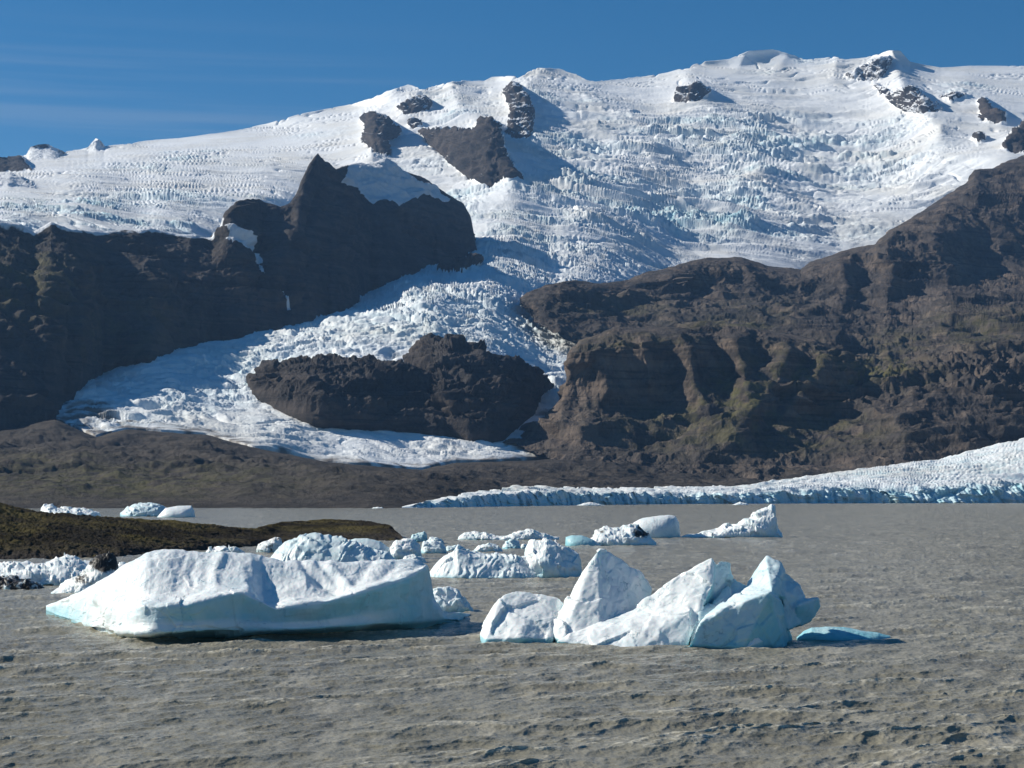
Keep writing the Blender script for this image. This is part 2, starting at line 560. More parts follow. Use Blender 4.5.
def build_glacier():
    nx, nv = 1300, 640
    px = np.linspace(-150, 1150, nx)
    sky = np.interp(px, *zip(*SKY)); bot = np.interp(px, *zip(*BOT))
    v = np.linspace(0, 1, nv)[:, None]
    ker = np.exp(-np.linspace(-2.2, 2.2, 161) ** 2); ker /= ker.sum()
    skys = np.convolve(np.pad(sky, 80, mode='edge'), ker, 'valid')
    PY = bot + (skys - bot) * v + (sky - skys) * v ** 34
    ks = sorted(ICE)
    D = np.zeros_like(PY)
    Ds = [np.interp(PY, *zip(*ICE[k])) for k in ks]
    for j in range(len(ks) - 1):
        m = (px >= ks[j]) & (px <= ks[j + 1])
        t = (px[m] - ks[j]) / (ks[j + 1] - ks[j])
        t = t * t * (3 - 2 * t)
        D[:, m] = Ds[j][:, m] * (1 - t) + Ds[j + 1][:, m] * t
    D = blur(D, 14)
    X = np.broadcast_to(px, PY.shape)
    feats = [([(893, 50), (898, 72), (908, 98), (940, 128)], 30, 26, 330), ([(790, 52), (776, 70)], 30, 24, 90), ([(838, 56), (834, 74)], 20, 16, 90),
             ([(748, 51), (735, 72), (700, 84)], 24, 20, 70), ([(688, 78), (700, 94)], 20, 24, 170),
             ([(545, 69), (528, 84)], 20, 40, 260), ([(422, 90), (404, 106)], 20, 16, 160), ([(396, 90), (376, 112), (372, 156)], 26, 16, 220),
             ([(965, 96), (990, 112), (1010, 140)], 34, 30, 180), ([(515, 80), (520, 110), (526, 146)], 22, 40, 120), ([(452, 84), (462, 112), (500, 130), (512, 182)], 34, 32, 330),
             ([(640, 238), (560, 285)], 50, 50, 60), ([(700, 110), (760, 165)], 60, 40, 80), ([(590, 95), (660, 150)], 40, 30, 90), ([(620, 176), (540, 200)], 30, 40, 110),
             ([(430, 330), (470, 350)], 40, 40, 30)]
    D = D - ridges(X, PY, feats)
    # crags: their ground and their own relief
    wb = wobble(X, PY, 4.5, (13, 10, 1), 91)
    wf = wobble(X, PY, 2.2, (3.6, 3.2, 1), 95)
    crag_id = np.full(X.shape, -1)
    Dc = D.copy()
    crag = np.zeros(X.shape)
    for i, (poly, sn) in enumerate(CRAGS):
        m = inside(X + wb[0] + wf[0], PY + wb[1] * .7 + wf[1], poly)
        crag_id[m] = i
        cols = np.where(m.any(0))[0]
        if len(cols) > 6:
            db = D[m[:, cols].argmax(0), cols]
            kk = np.exp(-np.linspace(-2, 2, 21) ** 2); kk /= kk.sum()
            db = np.convolve(np.pad(db, 10, mode='edge'), kk, 'valid')
            Dc[:, cols] = np.where(m[:, cols], db + (.65 if i == 3 else .3) * (D[:, cols] - db), Dc[:, cols])
        crag = np.maximum(crag, m)
    crag = blur(crag, 7) * np.interp(X, [-150, 110, 160], [.25, .25, 1])
    D = np.where(crag > .01, blur(Dc, 1), D)
    G = world_xyz(X, PY, D)
    P = G.reshape(-1, 3)
    W = np.stack([P[:, 0], P[:, 1], 0 * P[:, 0]], -1)
    # where the ice is broken into seracs
    ser = ell(X, PY, [(700, 215, 190, 40, 1), (620, 180, 110, 50, .75), (800, 170, 130, 36, .8), (720, 135, 150, 22, .7), (860, 140, 90, 22, .45),
                      (560, 250, 110, 40, .9), (470, 290, 120, 34, 1), (420, 320, 140, 30, 1), (540, 330, 60, 50, .95), (330, 340, 110, 30, .9),
                      (250, 375, 110, 36, 1), (150, 395, 110, 34, 1), (110, 420, 70, 16, 1), (300, 430, 130, 20, .5), (430, 450, 120, 14, .55),
                      (195, 157, 36, 7, 1), (128, 171, 44, 6, .9), (150, 200, 120, 9, .55), (60, 205, 110, 9, .8), (60, 222, 120, 12, 1), (200, 228, 50, 14, 1),
                      (300, 130, 40, 8, .4), (440, 210, 50, 40, .7), (440, 110, 50, 18, .55), (560, 100, 50, 12, .5), (775, 62, 40, 12, .7), (960, 90, 30, 12, .6),
                      (255, 160, 40, 10, .35), (550, 395, 22, 22, 1.1)])
    low = sstep(235, 300, PY)
    pat = fbm(W, (520, 210, 1), 4, .6, 4).reshape(X.shape)
    fineS = fbm(W, (150, 70, 1), 3, .6, 44).reshape(X.shape)
    ser = ser * np.clip(np.maximum(sstep(-.14, .22, pat + .4 * fineS), .75 * low), .0, 1)
    cal = np.clip(ell(X, PY, [(760, 250, 60, 12, 1), (720, 190, 60, 10, .7), (860, 205, 60, 26, .8), (630, 205, 40, 8, .8), (650, 160, 40, 9, .8)]), 0, 1)
    ser = np.clip(ser * (1 - .85 * cal), 0, 1.1)
    wx = noise(W, 130, 2) * 30; wy = noise(W, 130, 8) * 30
    Wd = W + np.stack([wx, wy, 0 * wx], -1) + 12 * np.stack([noise(W, 30, 33), noise(W, 30, 35), 0 * wx], -1)
    sc = np.clip(D / 4200, .62, 1.4).reshape(-1)
    sz = np.where(PY < 280, 1.25, .8).reshape(-1, 1)
    c1 = cells(Wd / sz, (92, 32, 1), 1); c2 = cells(Wd / sz, (24, 14, 1), 2)
    crack1 = np.clip((c1[:, 1] - c1[:, 0]) / .3, 0, 1); crack2 = np.clip((c2[:, 1] - c2[:, 0]) / .45, 0, 1)
    rid = fbm(Wd, (170, 27, 1), 5, .6, 46, True)
    blk = (c1[:, 2] - .5) * 9 + crack1 * 6 + ((c2[:, 2]) ** 2 - .3) * 4.5 + crack2 * 1.6 + rid * 15 + 5 * fbm(Wd, 40, 4, .6, 47, True)
    steps = fbm(W + 60 * np.stack([noise(W, 300, 63), noise(W, 300, 64), 0 * wx], -1), (680, 150, 1), 5, .56, 6, True) * 74 + 16 * facets(W * np.array([.5, 1, 1]) + np.array([0, 0, 0]), None, 90, 3)
    s = ser.reshape(-1)
    band = np.clip(ell(X, PY, [(720, 175, 260, 80, 1), (560, 140, 80, 60, .8), (430, 140, 70, 60, .6), (900, 130, 100, 50, .5), (180, 190, 160, 40, .35), (520, 250, 60, 30, .6)]), 0, 1).reshape(-1)
    h = s * (blk - 9) * sc * (.92 + .35 * low.reshape(-1)) + band * steps * (.55 + .45 * s) + 7 * fbm(W, (500, 240, 1), 4, .5, 12) + 1.6 * fbm(W, (110, 70, 1), 4, .5, 14)
    # long open crevasses on the smooth snow
    cv = np.abs(noise(W + np.stack([wx * 3, wy * 3, 0 * wx], -1), (420, 62, 1), 19))
    h -= (1 - s.clip(0, 1)) * 9 * np.exp(-(cv / .05) ** 2) * sstep(-.1, .2, noise(W, (520, 300, 1), 22))
    hh = h.reshape(X.shape) * (1 - .8 * crag)
    N0 = blur3(normals_of(G)); N0 = N0 * np.where(N0[..., 2:] < 0, -1, 1)
    rk = (26 * fbm(P, (70, 110, 190), 4, .6, 71, True) + 16 * fbm(P, (32, 44, 40), 5, .7, 75) + 5).reshape(X.shape)
    G = G + N0 * (crag * rk)[..., None]
    edge = sstep(0, .02, v) * np.ones_like(X)
    G[..., 2] += hh * edge
    blue = np.clip(s * (1.25 - .55 * crack1 - .45 * crack2) + .25 * s, 0, 1) * np.clip(.55 + 1.2 * fbm(W, (600, 400, 1), 3, .5, 16), .1, 1)
    bl = np.clip(blue * (1 - .5 * low.reshape(-1)), 0, 1)
    dirt = np.zeros_like(X)
    dirt = np.maximum(dirt, .75 * np.exp(-((PY - bot) / -7) ** 2))
    dirt = np.maximum(dirt, ell(X, PY, [(85, 415, 55, 20, .8), (60, 400, 20, 30, .5), (130, 425, 60, 8, .5), (405, 358, 30, 10, .45), (120, 188, 150, 3.5, .34), (260, 182, 60, 3, .3),
                                        (490, 256, 40, 4, .35), (360, 455, 60, 8, .3), (545, 411, 18, 4, .7)]))
    dirt = dirt * (.6 + .5 * (1 - crack1).reshape(X.shape) + .3 * fbm(W, 60, 3, .6, 25).reshape(X.shape))
    # far side and skirt
    skirt = G[0].copy(); skirt[:, 2] -= 70
    b1 = G[-1].copy(); b1[:, 1] += 260; b1[:, 0] *= b1[:, 1] / (b1[:, 1] - 260); b1[:, 2] -= 40
    b2 = b1.copy(); b2[:, 1] += 900; b2[:, 2] -= 420
    b3 = b2.copy(); b3[:, 1] += 300; b3[:, 2] = 0
    NZ = normals_of(G)[..., 2]; NZ = NZ * (1 if NZ.mean() > 0 else -1)
    ICE_GRID.update(px=px, py=PY, d=D)
    G = np.concatenate([skirt[None], G, b1[None], b2[None], b3[None]])

    def ext(A):
        A = np.asarray(A).reshape(X.shape)
        return np.concatenate([A[:1], A, A[-1:], A[-1:], A[-1:]])
    Q = grid_faces(*G.shape[:2])
    idg = ext(crag_id); idg[0] = -1; idg[-3:] = -1
    fid = np.sort(idg.ravel()[Q], axis=1)[:, 1]
    V = G.reshape(-1, 3)
    structure(link_mesh('glacier', V, Q[fid < 0], M_ICE, {'blue': ext(bl), 'dirt': ext(dirt)}))
    nzv = ext(NZ).ravel()
    snow_n = fbm(V, (60, 120, 70), 5, .65, 88)
    for i, (poly, sn) in enumerate(CRAGS):
        q = Q[fid == i]
        if len(q) < 4:
            continue
        used, inv = np.unique(q, return_inverse=True)
        z = np.zeros(len(used))
        structure(link_mesh('rock_outcrop', V[used], inv.reshape(q.shape), M_OUT, {'snow': np.clip(sn + .5 * snow_n[used] + {0: .3, 2: .16, 3: .4, 9: .2, 10: .2, 12: .3, 13: .3, 14: 0, 15: .2, 17: 0}.get(i, .5) * sstep(.62, .88, nzv[used]), 0, 1), 'moss': z, 'scree': z}))


ICE_GRID = {}
build_glacier()


def ice_d(px, py):
    """distance of the ice surface seen at (px,py)"""
    j = int(np.clip(np.searchsorted(ICE_GRID['px'], px), 0, len(ICE_GRID['px']) - 1))
    return float(np.interp(py, ICE_GRID['py'][::-1, j], ICE_GRID['d'][::-1, j]))


def top_fade(X, Y, top, w):
    t = np.interp(X, [k[0] for k in top], [k[1] for k in top])
    return (.3 + .7 * sstep(0, w, np.abs(Y - t))).ravel()


# ================================================================== mountain left of the glacier
WT = [(-450, 215, 2330), (-150, 212, 2780), (0, 221, 3060), (20, 224, 3095), (34, 232, 3125), (51, 223, 3170), (72, 230, 3220), (103, 232, 3280), (150, 229, 3370), (188, 235, 3430), (212, 237, 3460),
      (221, 224, 3485), (228, 211, 3515), (236, 203, 3550), (253, 198, 3595), (267, 204, 3630), (280, 208, 3665), (291, 204, 3710), (298, 194, 3760), (304, 176, 3820), (310, 164, 3890), (315, 157, 3940), (318, 152.5, 3980), (321, 156, 4010),
      (328, 163, 4070), (335, 169, 4130), (345, 166, 4230), (354, 164, 4310), (366, 164, 4390), (386, 158, 4480), (393, 163, 4500), (401, 170, 4520), (425, 179, 4570), (449, 196, 4600),
      (463, 204, 4610), (470, 216, 4620), (474, 236, 4625), (479, 262, 4630)]
FOOT = [(-450, 456), (-150, 456), (0, 455), (45, 441), (64, 412), (80, 380), (103, 367), (150, 358), (185, 347), (240, 335), (290, 325), (350, 308), (370, 290), (395, 280), (425, 269), (443, 264), (470, 258), (479, 264.5)]
FD = [1800, 2100, 2290, 2400, 2590, 2700, None, None, None, None, None, None, None, None, None, None, None]
w_1 = [(x, y, fd) for (x, y), fd in zip(FOOT, FD) if fd]
_fx = np.arange(103, 479, 3.0)
_fy = np.interp(_fx, *zip(*FOOT)) + 5 * fbm(np.stack([_fx, 0 * _fx, 0 * _fx], -1), 30, 3, .6, 77) * np.clip((470 - _fx) / 30, 0, 1)
w_1 += [(x, y, ice_d(x, y) - 8) for x, y in zip(_fx, _fy)] + [(479, 264.5, ice_d(479, 264.5) - 8)]
w_base = [(x, y + 14, d + (30 if x > 70 else -40)) for x, y, d in w_1]


def between(lo, hi, f, dip=0.0):
    """a row a fraction f of the way from lo to hi in the picture; dip pulls it away from the straight line"""
    xs = sorted({k[0] for k in lo} | {k[0] for k in hi})
    o = []
    for x in xs:
        yl, dl = interp_knots(lo, x, 1), interp_knots(lo, x, 2)
        yh, dh = interp_knots(hi, x, 1), interp_knots(hi, x, 2)
        o.append((x, yl + (yh - yl) * f, dl + (dh - dl) * (f + dip)))
    return o


BROW = [(x, (y + 10 if x < 300 else np.interp(x, [300, 318, 335, 345, 360, 395, 415, 446, 463, 470, 479], [214, 190, 188, 184, 198, 203, 203, 207, 217, 230, 263.5])), d - (40 if x < 300 else np.interp(x, [300, 345, 400, 446, 479], [60, 180, 260, 160, 50]))) for x, y, d in WT]
w_2 = between(w_1, BROW, .38, -.06)
w_3 = between(w_1, BROW, .72, -.08)
WALL_FEAT = [([(318, 156), (300, 215), (285, 260)], 22, 22, 50), ([(236, 203), (222, 250), (200, 300)], 26, 22, 40), ([(262, 200), (262, 240), (256, 285)], 9, 9, -40), ([(70, 225), (74, 280), (84, 330)], 70, 22, 90),
             ([(140, 235), (120, 290)], 30, 22, 25), ([(190, 240), (178, 300)], 26, 18, 30), ([(400, 205), (385, 250)], 30, 20, 35)]


def wall_attrs(X, Y, G, N):
    wb = wobble(X, Y, 5, (16, 12, 1), 3)
    sn = soft_poly(X, Y, [(343, 180), (352, 163), (366, 160), (391, 154), (408, 174), (429, 188), (450, 199), (446, 203), (415, 198), (400, 203), (384, 200), (372, 204), (360, 194)], wb)
    wb2 = wobble(X, Y, 4, (9, 9, 1), 7)
    for poly in ([(228, 226), (244, 232), (256, 242), (263, 262), (258, 268), (250, 250), (238, 243), (226, 240)], [(256, 262), (262, 268), (266, 276), (262, 275)],
                 [(281, 288), (284, 288), (291, 308), (288, 310)]):
        sn = np.maximum(sn, soft_poly(X, Y, poly, wb2, 1))
    rim = np.interp(X, *zip(*[(x, y) for x, y, d in WT]))
    sn = np.maximum(sn, .62 * np.exp(-((Y - rim) / 5.) ** 2) * (X < 225) * (1 + .6 * wb[0] / 3))
    ms = ell(X, Y, [(30, 285, 60, 40, .55), (120, 330, 70, 40, .35)])
    return {'snow': np.clip(sn, 0, 1), 'moss': ms, 'scree': sstep(.75, .9, N[..., 2])}


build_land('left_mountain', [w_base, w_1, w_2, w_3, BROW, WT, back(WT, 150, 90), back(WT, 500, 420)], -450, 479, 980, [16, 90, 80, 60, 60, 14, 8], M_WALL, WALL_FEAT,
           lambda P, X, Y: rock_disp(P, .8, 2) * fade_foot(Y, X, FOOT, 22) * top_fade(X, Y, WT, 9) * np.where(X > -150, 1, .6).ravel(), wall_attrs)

# ================================================================== mountains right of the glacier
RT = [(520, 299, 3640), (528, 295, 3660), (552, 286, 3740), (562, 282, 3780), (573, 281, 3820), (600, 284, 3980), (624, 281, 4050), (648, 272, 4110), (668, 269, 4160), (690, 262, 4230), (708, 258, 4300), (742, 258, 4350), (766, 266, 4350),
      (801, 270, 4400), (811, 263, 4450), (845, 252, 4550), (876, 244, 4650), (893, 230, 4750), (934, 204, 5000), (968, 182, 5180), (975, 171, 5250), (995, 168, 5300), (1024, 156, 5400), (1160, 112, 5800)]
r_base = [(520, 303, 3520), (535, 327, 3400), (560, 337, 3340), (593, 348, 3340), (700, 345, 3370), (800, 352, 3330), (866, 400, 3150), (913, 385, 3200), (1024, 350, 3300), (1160, 330, 3400)]
r_1 = [(520, 301, 3550), (535, 314, 3480), (560, 316, 3500), (600, 316, 3580), (650, 318, 3640), (700, 318, 3620), (800, 328, 3560), (866, 346, 3500), (913, 345, 3500), (968, 325, 3600), (1024, 312, 3700), (1160, 290, 3800)]
r_2 = [(520, 300, 3590), (535, 303, 3540), (560, 296, 3590), (600, 296, 3770), (650, 288, 3965), (700, 290, 4029), (760, 292, 4058), (800, 300, 4058), (866, 300, 4110), (913, 288, 4213), (968, 275, 4367), (1024, 262, 4471), (1160, 245, 4630)]
r_3 = [(520, 299.5, 3620), (528, 297, 3630), (552, 289, 3690), (573, 285, 3770), (624, 286, 3933), (668, 277, 4010), (708, 268, 4105), (742, 268, 4152), (766, 274, 4132), (801, 280, 4139), (845, 262, 4282), (876, 256, 4350), (934, 240, 4463), (975, 226, 4625), (1024, 214, 4752), (1160, 190, 4940)]
R_FEAT = [([(672, 268), (678, 300)], 50, 24, 60), ([(742, 262), (752, 285), (758, 312)], 60, 22, 50), ([(838, 256), (846, 290), (838, 322)], 60, 14, 75), ([(884, 242), (894, 270), (886, 304)], 40, 18, 90),
          ([(940, 240), (952, 268), (942, 295)], 50, 22, 95), ([(958, 296), (950, 322)], 30, 16, 50), ([(600, 290), (600, 320)], 50, 30, 35), ([(975, 172), (940, 215), (880, 246)], 30, 60, 40), ([(1010, 240), (1015, 290)], 50, 30, 60),
          ([(530, 296), (545, 318)], 10, 50, 40)]


def rock_attrs(X, Y, G, N):
    ms = ell(X, Y, [(640, 345, 60, 10, .5), (740, 400, 60, 40, .75), (800, 375, 50, 26, .7), (870, 375, 60, 16, .95), (700, 420, 90, 30, .5), (780, 435, 110, 20, .55), (980, 330, 50, 20, .5), (730, 325, 60, 6, .6),
                    (620, 310, 60, 10, .35), (900, 345, 40, 14, .5), (760, 310, 50, 10, .3)])
    return {'snow': 0 * X, 'moss': ms * sstep(.45, .75, N[..., 2]), 'scree': sstep(.6, .85, N[..., 2]) * .8}


build_land('right_mountain', [r_base, r_1, r_2, r_3, RT, back(RT, 200, 120), back(RT, 600, 520)], 520, 1150, 860, [60, 70, 60, 70, 14, 8], M_ROCK, R_FEAT,
           lambda P, X, Y: rock_disp(P, .95, 5, strata=1.2) * top_fade(X, Y, RT, 16), rock_attrs)

CT = [(503, 439, 2760), (514, 430, 2780), (545, 417, 2800), (562, 398, 2830), (567, 380, 2870), (571, 350, 2930), (580, 342, 2980), (593, 337, 3010), (614, 327, 3050), (648, 329, 3080), (674, 327, 3100), (708, 323, 3120), (742, 324, 3130), (777, 333, 3130), (794, 335, 3130),
      (814, 339, 3130), (842, 351, 3120), (855, 360, 3110), (864, 376, 3090), (872, 377, 3090), (890, 371, 3090), (913, 361, 3100), (940, 348, 3150), (968, 339, 3180), (1024, 333, 3230), (1160, 315, 3300)]
c_base = [(503, 446, 2640), (514, 446, 2630), (552, 462, 2580), (600, 476, 2520), (700, 484, 2470), (800, 488, 2440), (900, 484, 2470), (1160, 474, 2560)]
c_1 = [(503, 443, 2690), (514, 438, 2700), (545, 440, 2680), (562, 430, 2690), (600, 436, 2680), (700, 446, 2640), (800, 452, 2620), (866, 446, 2640), (913, 440, 2660), (968, 430, 2680), (1024, 425, 2700), (1160, 415, 2760)]
c_2 = [(503, 441, 2720), (514, 434, 2735), (545, 426, 2740), (562, 410, 2761), (600, 404, 2851), (700, 408, 2854), (800, 414, 2838), (866, 412, 2840), (913, 404, 2800), (968, 392, 2840), (1024, 385, 2870), (1160, 378, 2950)]
c_3 = [(503, 440, 2740), (514, 431, 2760), (545, 419, 2780), (562, 400, 2800), (567, 384, 2820), (571, 356, 2850), (593, 346, 2890), (614, 338, 2910), (674, 338, 2950), (742, 336, 2980), (794, 347, 2980), (842, 362, 2980), (866, 384, 2990), (890, 380, 2995), (913, 371, 3000), (968, 350, 3060), (1024, 345, 3100), (1160, 330, 3180)]
C_FEAT = [([(575, 345), (598, 360), (606, 390), (590, 420)], 40, 34, 75), ([(674, 332), (690, 350), (694, 385), (712, 418)], 55, 30, 95), ([(736, 345), (744, 372), (748, 396)], 14, 16, 50), ([(780, 334), (788, 352), (776, 382), (742, 425)], 36, 26, 80),
          ([(816, 342), (826, 355), (815, 380), (780, 420)], 22, 36, 60), ([(878, 386), (900, 420), (906, 450)], 45, 70, 75), ([(968, 340), (990, 385)], 50, 40, 40), ([(640, 336), (650, 380)], 20, 14, 30),
          ([(612, 395), (640, 440)], 30, 30, 25)]


def cliff_disp(P, X, Y):
    h = rock_disp(P, .75, 9, strata=1.3) * top_fade(X, Y, CT, 10)
    fl = ell(X, Y, [(980, 370, 70, 24, 1), (830, 395, 50, 20, .5)]).reshape(-1)
    return h + fl * 12 * fbm(P, (26, 40, 260), 3, .5, 41, True)


build_land('right_cliff', [c_base, c_1, c_2, c_3, CT, back(CT, 120, 40), back(CT, 400, 260)], 503, 1150, 980, [60, 60, 80, 40, 14, 8], M_ROCK, C_FEAT, cliff_disp, rock_attrs)

# rock islands parting the lower glacier
def island(foot, crest, run, seed, feat=None):
    """rock rising through the ice: foot and crest are picture lines, run the metres back per row climbed"""
    x0, x1 = crest[0][0], crest[-1][0]
    xs = np.linspace(x0, x1, 40)
    fy = np.interp(xs, *zip(*foot)); cy = np.interp(xs, *zip(*crest))
    fy = np.maximum(fy, cy + .6)
    r1 = [(x, y, ice_d(x, y) - 4) for x, y in zip(xs, fy)]
    r0 = [(x, y + 12, d + 25) for x, y, d in r1]
    top = [(x, c, d + (f - c) * run) for (x, f, d), c in zip(r1, cy)]
    m1 = between(r1, top, .35, -.12); m2 = between(r1, top, .75, -.14)
    fl = [(x, y) for x, y, d in r1]
    build_land('rock_island', [r0, r1, m1, m2, top, back(top, 50, 16), back(top, 190, 130)], x0, x1, int((x1 - x0) * 2), [8, 50, 50, 30, 10, 6], M_OUT, feat,
               lambda P, X, Y: (rock_disp(P, .62, seed, 1.4, 1.3) + 13 * facets(P, 1, 75, seed) + 5 * facets(P, 1, 28, seed + 2)) * fade_foot(Y, X, fl, 14), no_attr)


no_attr = lambda X, Y, G, N: {'snow': 0 * X, 'moss': 0 * X, 'scree': sstep(.7, .9, N[..., 2]) * .7}
island([(393, 372), (410, 392), (430, 420), (470, 438), (504, 437), (514, 426), (535, 411), (540, 396), (552, 386), (554, 384)],
       [(394, 366), (402, 360), (410, 350), (420, 340), (432, 334), (456, 338), (480, 348), (511, 360), (531, 370), (545, 377), (552, 382), (554, 383)], 3.0, 17, [([(456, 338), (440, 362), (450, 400)], 30, 60, 45)])
island([(246, 378), (250, 392), (284, 408), (315, 420), (340, 422), (408, 429), (470, 438), (500, 438), (506, 437)],
       [(246, 376), (250, 372), (258, 366), (270, 361), (300, 357), (340, 354), (374, 355), (391, 363), (420, 376), (450, 392), (480, 414), (500, 433), (506, 436.5)], 3.2, 14, [([(300, 357), (320, 400)], 40, 60, 40)])

# ================================================================== ground: moraine plain between lake and glacier
g_0 = [(x, row_of(-1.5, d), d) for x, d in [(-450, 1100), (-150, 1150), (0, 1180), (130, 1200), (200, 1230), (400, 1190), (415, 1230), (600, 1750), (1160, 2300)]]
g_05 = [(x, row_of(3., d), d) for x, d in [(-150, 1200), (0, 1230), (130, 1240), (200, 1280), (400, 1230), (415, 1280), (600, 1800), (1160, 2350)]]
g_1 = [(-150, 490, 1380), (0, 490, 1380), (200, 489, 1400), (340, 490, 1380), (400, 492, 1330), (450, 491, 1500), (600, 489, 1950), (800, 488, 2300), (1160, 484, 2420)]
g_2 = [(-150, 470, 1680), (0, 471, 1680), (110, 468, 1720), (200, 470, 1720), (300, 476, 1680), (400, 482, 1560), (600, 483, 2120), (800, 486, 2370), (1160, 480, 2460)]
g_3 = [(-150, 450, 2020), (0, 452, 2020), (96, 451, 2050), (205, 449, 2080), (290, 462, 2060), (422, 476, 1980), (550, 471, 2280), (700, 480, 2420), (1160, 476, 2480)]
g_4 = [(-450, 440, 2200), (-150, 436, 2300), (0, 434, 2330), (40, 423, 2350)] + [(x, y + 2.5, ice_d(x, y) - 14) for x, y in BOT if 50 < x < 540] + [(550, 460, 2560), (700, 474, 2500), (1160, 470, 2560)]


def mor_disp(P, X, Y):
    a = np.interp(Y.ravel(), [440, 470, 495, 503, 510], [9, 9, 5, 2, 0])
    h = a * (fbm(P, (130, 190, 200), 5, .58, 51, True) * 1.25 + .2) + .5 * a * fbm(P, 36, 5, .6, 55)
    b = np.interp(X.ravel(), *zip(*BOT))
    return h * np.clip((Y.ravel() - b) / 16, .05, 1) + .5 * fbm(P, 14, 3, .6, 57) * (a > 0)


build_land('ground', [g_0, g_05, g_1, g_2, g_3, g_4, back(g_4, 60, 25), back(g_4, 300, 60)], -450, 1150, 1500, [14, 40, 60, 50, 40, 8, 4], M_MOR, None, mor_disp,
           lambda X, Y, G, N: {'snow': 0 * X, 'moss': ell(X, Y, [(120, 485, 180, 16, .55), (30, 470, 90, 10, .4)]), 'scree': .5 + 0 * X}, soften=45)

# calving front of the near glacier on the right
f_d = [(402, 1230), (415, 1238), (453, 1300), (494, 1390), (545, 1500), (690, 1800), (850, 1950), (1024, 2050), (1160, 2100)]
f_0 = [(x, row_of(-2, d), d) for x, d in f_d]
f_1 = [(x, row_of(.4, d + 2), d + 2) for x, d in f_d]
f_2 = [(402, 507.5, 1236), (415, 505.5, 1246), (453, 500, 1312), (494, 497, 1402), (545, 494.5, 1512), (593, 494.5, 1610), (690, 494.5, 1812), (740, 494, 1856), (811, 493, 1922), (879, 491.5, 1980), (1024, 490, 2066), (1160, 488, 2116)]
f_3 = [(402, 507, 1242), (415, 505, 1258), (453, 498, 1350), (494, 494, 1450), (545, 490.5, 1580), (593, 492.5, 1690), (690, 491.5, 1880), (739, 491, 1960), (811, 484, 2060), (879, 478, 2120), (934, 473, 2180), (982, 466, 2220), (1024, 460, 2240), (1160, 440, 2300)]
f_4 = [(402, 506.8, 1250), (415, 504.6, 1270), (453, 496.5, 1380), (494, 490.5, 1500), (545, 487.5, 1650), (593, 490, 1770), (690, 489, 2000), (739, 488, 2080), (811, 478, 2200), (879, 469, 2290), (934, 461, 2350), (982, 449, 2400), (1024, 440, 2430), (1160, 412, 2500)]


def build_front():
    px = np.linspace(402, 1150, 1000)
    X, Y, D = loft([f_0, f_1, f_2, f_3, f_4, back(f_4, 60, 12), back(f_4, 160, 60)], px, [6, 34, 60, 60, 6, 4])
    G = world_xyz(X, Y, D)
    P = G.reshape(-1, 3)
    W = P * np.array([1, 1, 0])
    Wd = W + 9 * np.stack([noise(W, 45, 3), noise(W, 45, 6), 0 * P[:, 0]], -1)
    ca = cells(Wd, (17, 26, 1), 5); cb = cells(Wd, (8, 11, 1), 6)
    ka = np.clip((ca[:, 1] - ca[:, 0]) / .35, 0, 1); kb = np.clip((cb[:, 1] - cb[:, 0]) / .4, 0, 1)
    nv = X.shape[0]
    r = np.arange(nv)[:, None] + 0 * X
    face = sstep(0, 8, r) * (1 - sstep(40, 60, r))
    top = sstep(30, 46, r)
    push = face * ((ca[:, 2] - .5) * 4 + 9 * fbm(P, (70, 60, 9), 5, .6, 68) + 5 * facets(P, 1, 34, 3) + 2.5 * facets(P, 1, 13, 6) + (1 - ka) * 6 + (1 - kb) * 3).reshape(X.shape)
    G[..., 1] += push
    # crevasse lines running across the slope of the lobe
    Ln = W + 26 * np.stack([noise(W, 160, 13), noise(W, 160, 16), 0 * P[:, 0]], -1)
    cr = fbm(Ln, (150, 26, 1), 4, .6, 61, True)
    ht = (ka * .4 + kb * .3 + (ca[:, 2] - .5) * .5 + cr * 7.0 + 1.3 * fbm(Ln, (40, 14, 1), 4, .6, 62, True)).reshape(X.shape)
    amp = np.clip(np.interp(px, [402, 430, 480, 560], [.1, .4, .8, 1]), 0, 1)
    G[..., 2] += top * ht * amp * .8 - top * 2.2 * amp
    G[..., 2] += face * (ca[:, 2] - .5).reshape(X.shape) * 3.0 * amp * sstep(10, 36, r)
    G[..., 2] += (face * sstep(8, 38, r) + top) * amp * (4.5 * fbm(W, (150, 90, 1), 4, .55, 72) + 1.6 * fbm(W, (26, 26, 1), 3, .6, 74)).reshape(X.shape)
    bl = np.clip(.62 * face + .35 * (1 - kb.reshape(X.shape)) + top * (.25 - .4 * cr.reshape(X.shape)), 0, 1)
    dirt = top * np.clip(.28 + .5 * fbm(Ln, (240, 40, 1), 4, .6, 66).reshape(X.shape) - .25 * cr.reshape(X.shape), 0, .8) * np.interp(px, [402, 800, 1000], [.75, .8, .6])
    structure(link_mesh('glacier_front', G, grid_faces(*X.shape), M_ICE, {'blue': bl, 'dirt': dirt}))


build_front()

# ================================================================== grassy islet on the left
def islet_material():
    m, nt, bs = new_mat('islet_turf')
    t = NT(nt)
    n1 = t.noise(.06, 6, .65); n2 = t.noise(.5, 6, .7); n3 = t.noise(3.0, 4, .7)
    c = t.mix(t.ramp(n1, .42, .6), (.024, .02, .014), (.1, .082, .03))
    c = t.mix(t.ramp(n2, .52, .72), c, (.05, .043, .02))
    c = t.mix(t.math('MULTIPLY', t.attr('scree'), t.ramp(n2, .3, .5)), c, (.06, .052, .046))
    t.put(bs.inputs['Base Color'], c)
    bs.inputs['Roughness'].default_value = .95
    bs.inputs['Specular IOR Level'].default_value = .1
    t.put(bs.inputs['Normal'], t.bump(t.math('ADD', n2, t.math('MULTIPLY', n3, .5)), 1.0, 1.0))
    return m


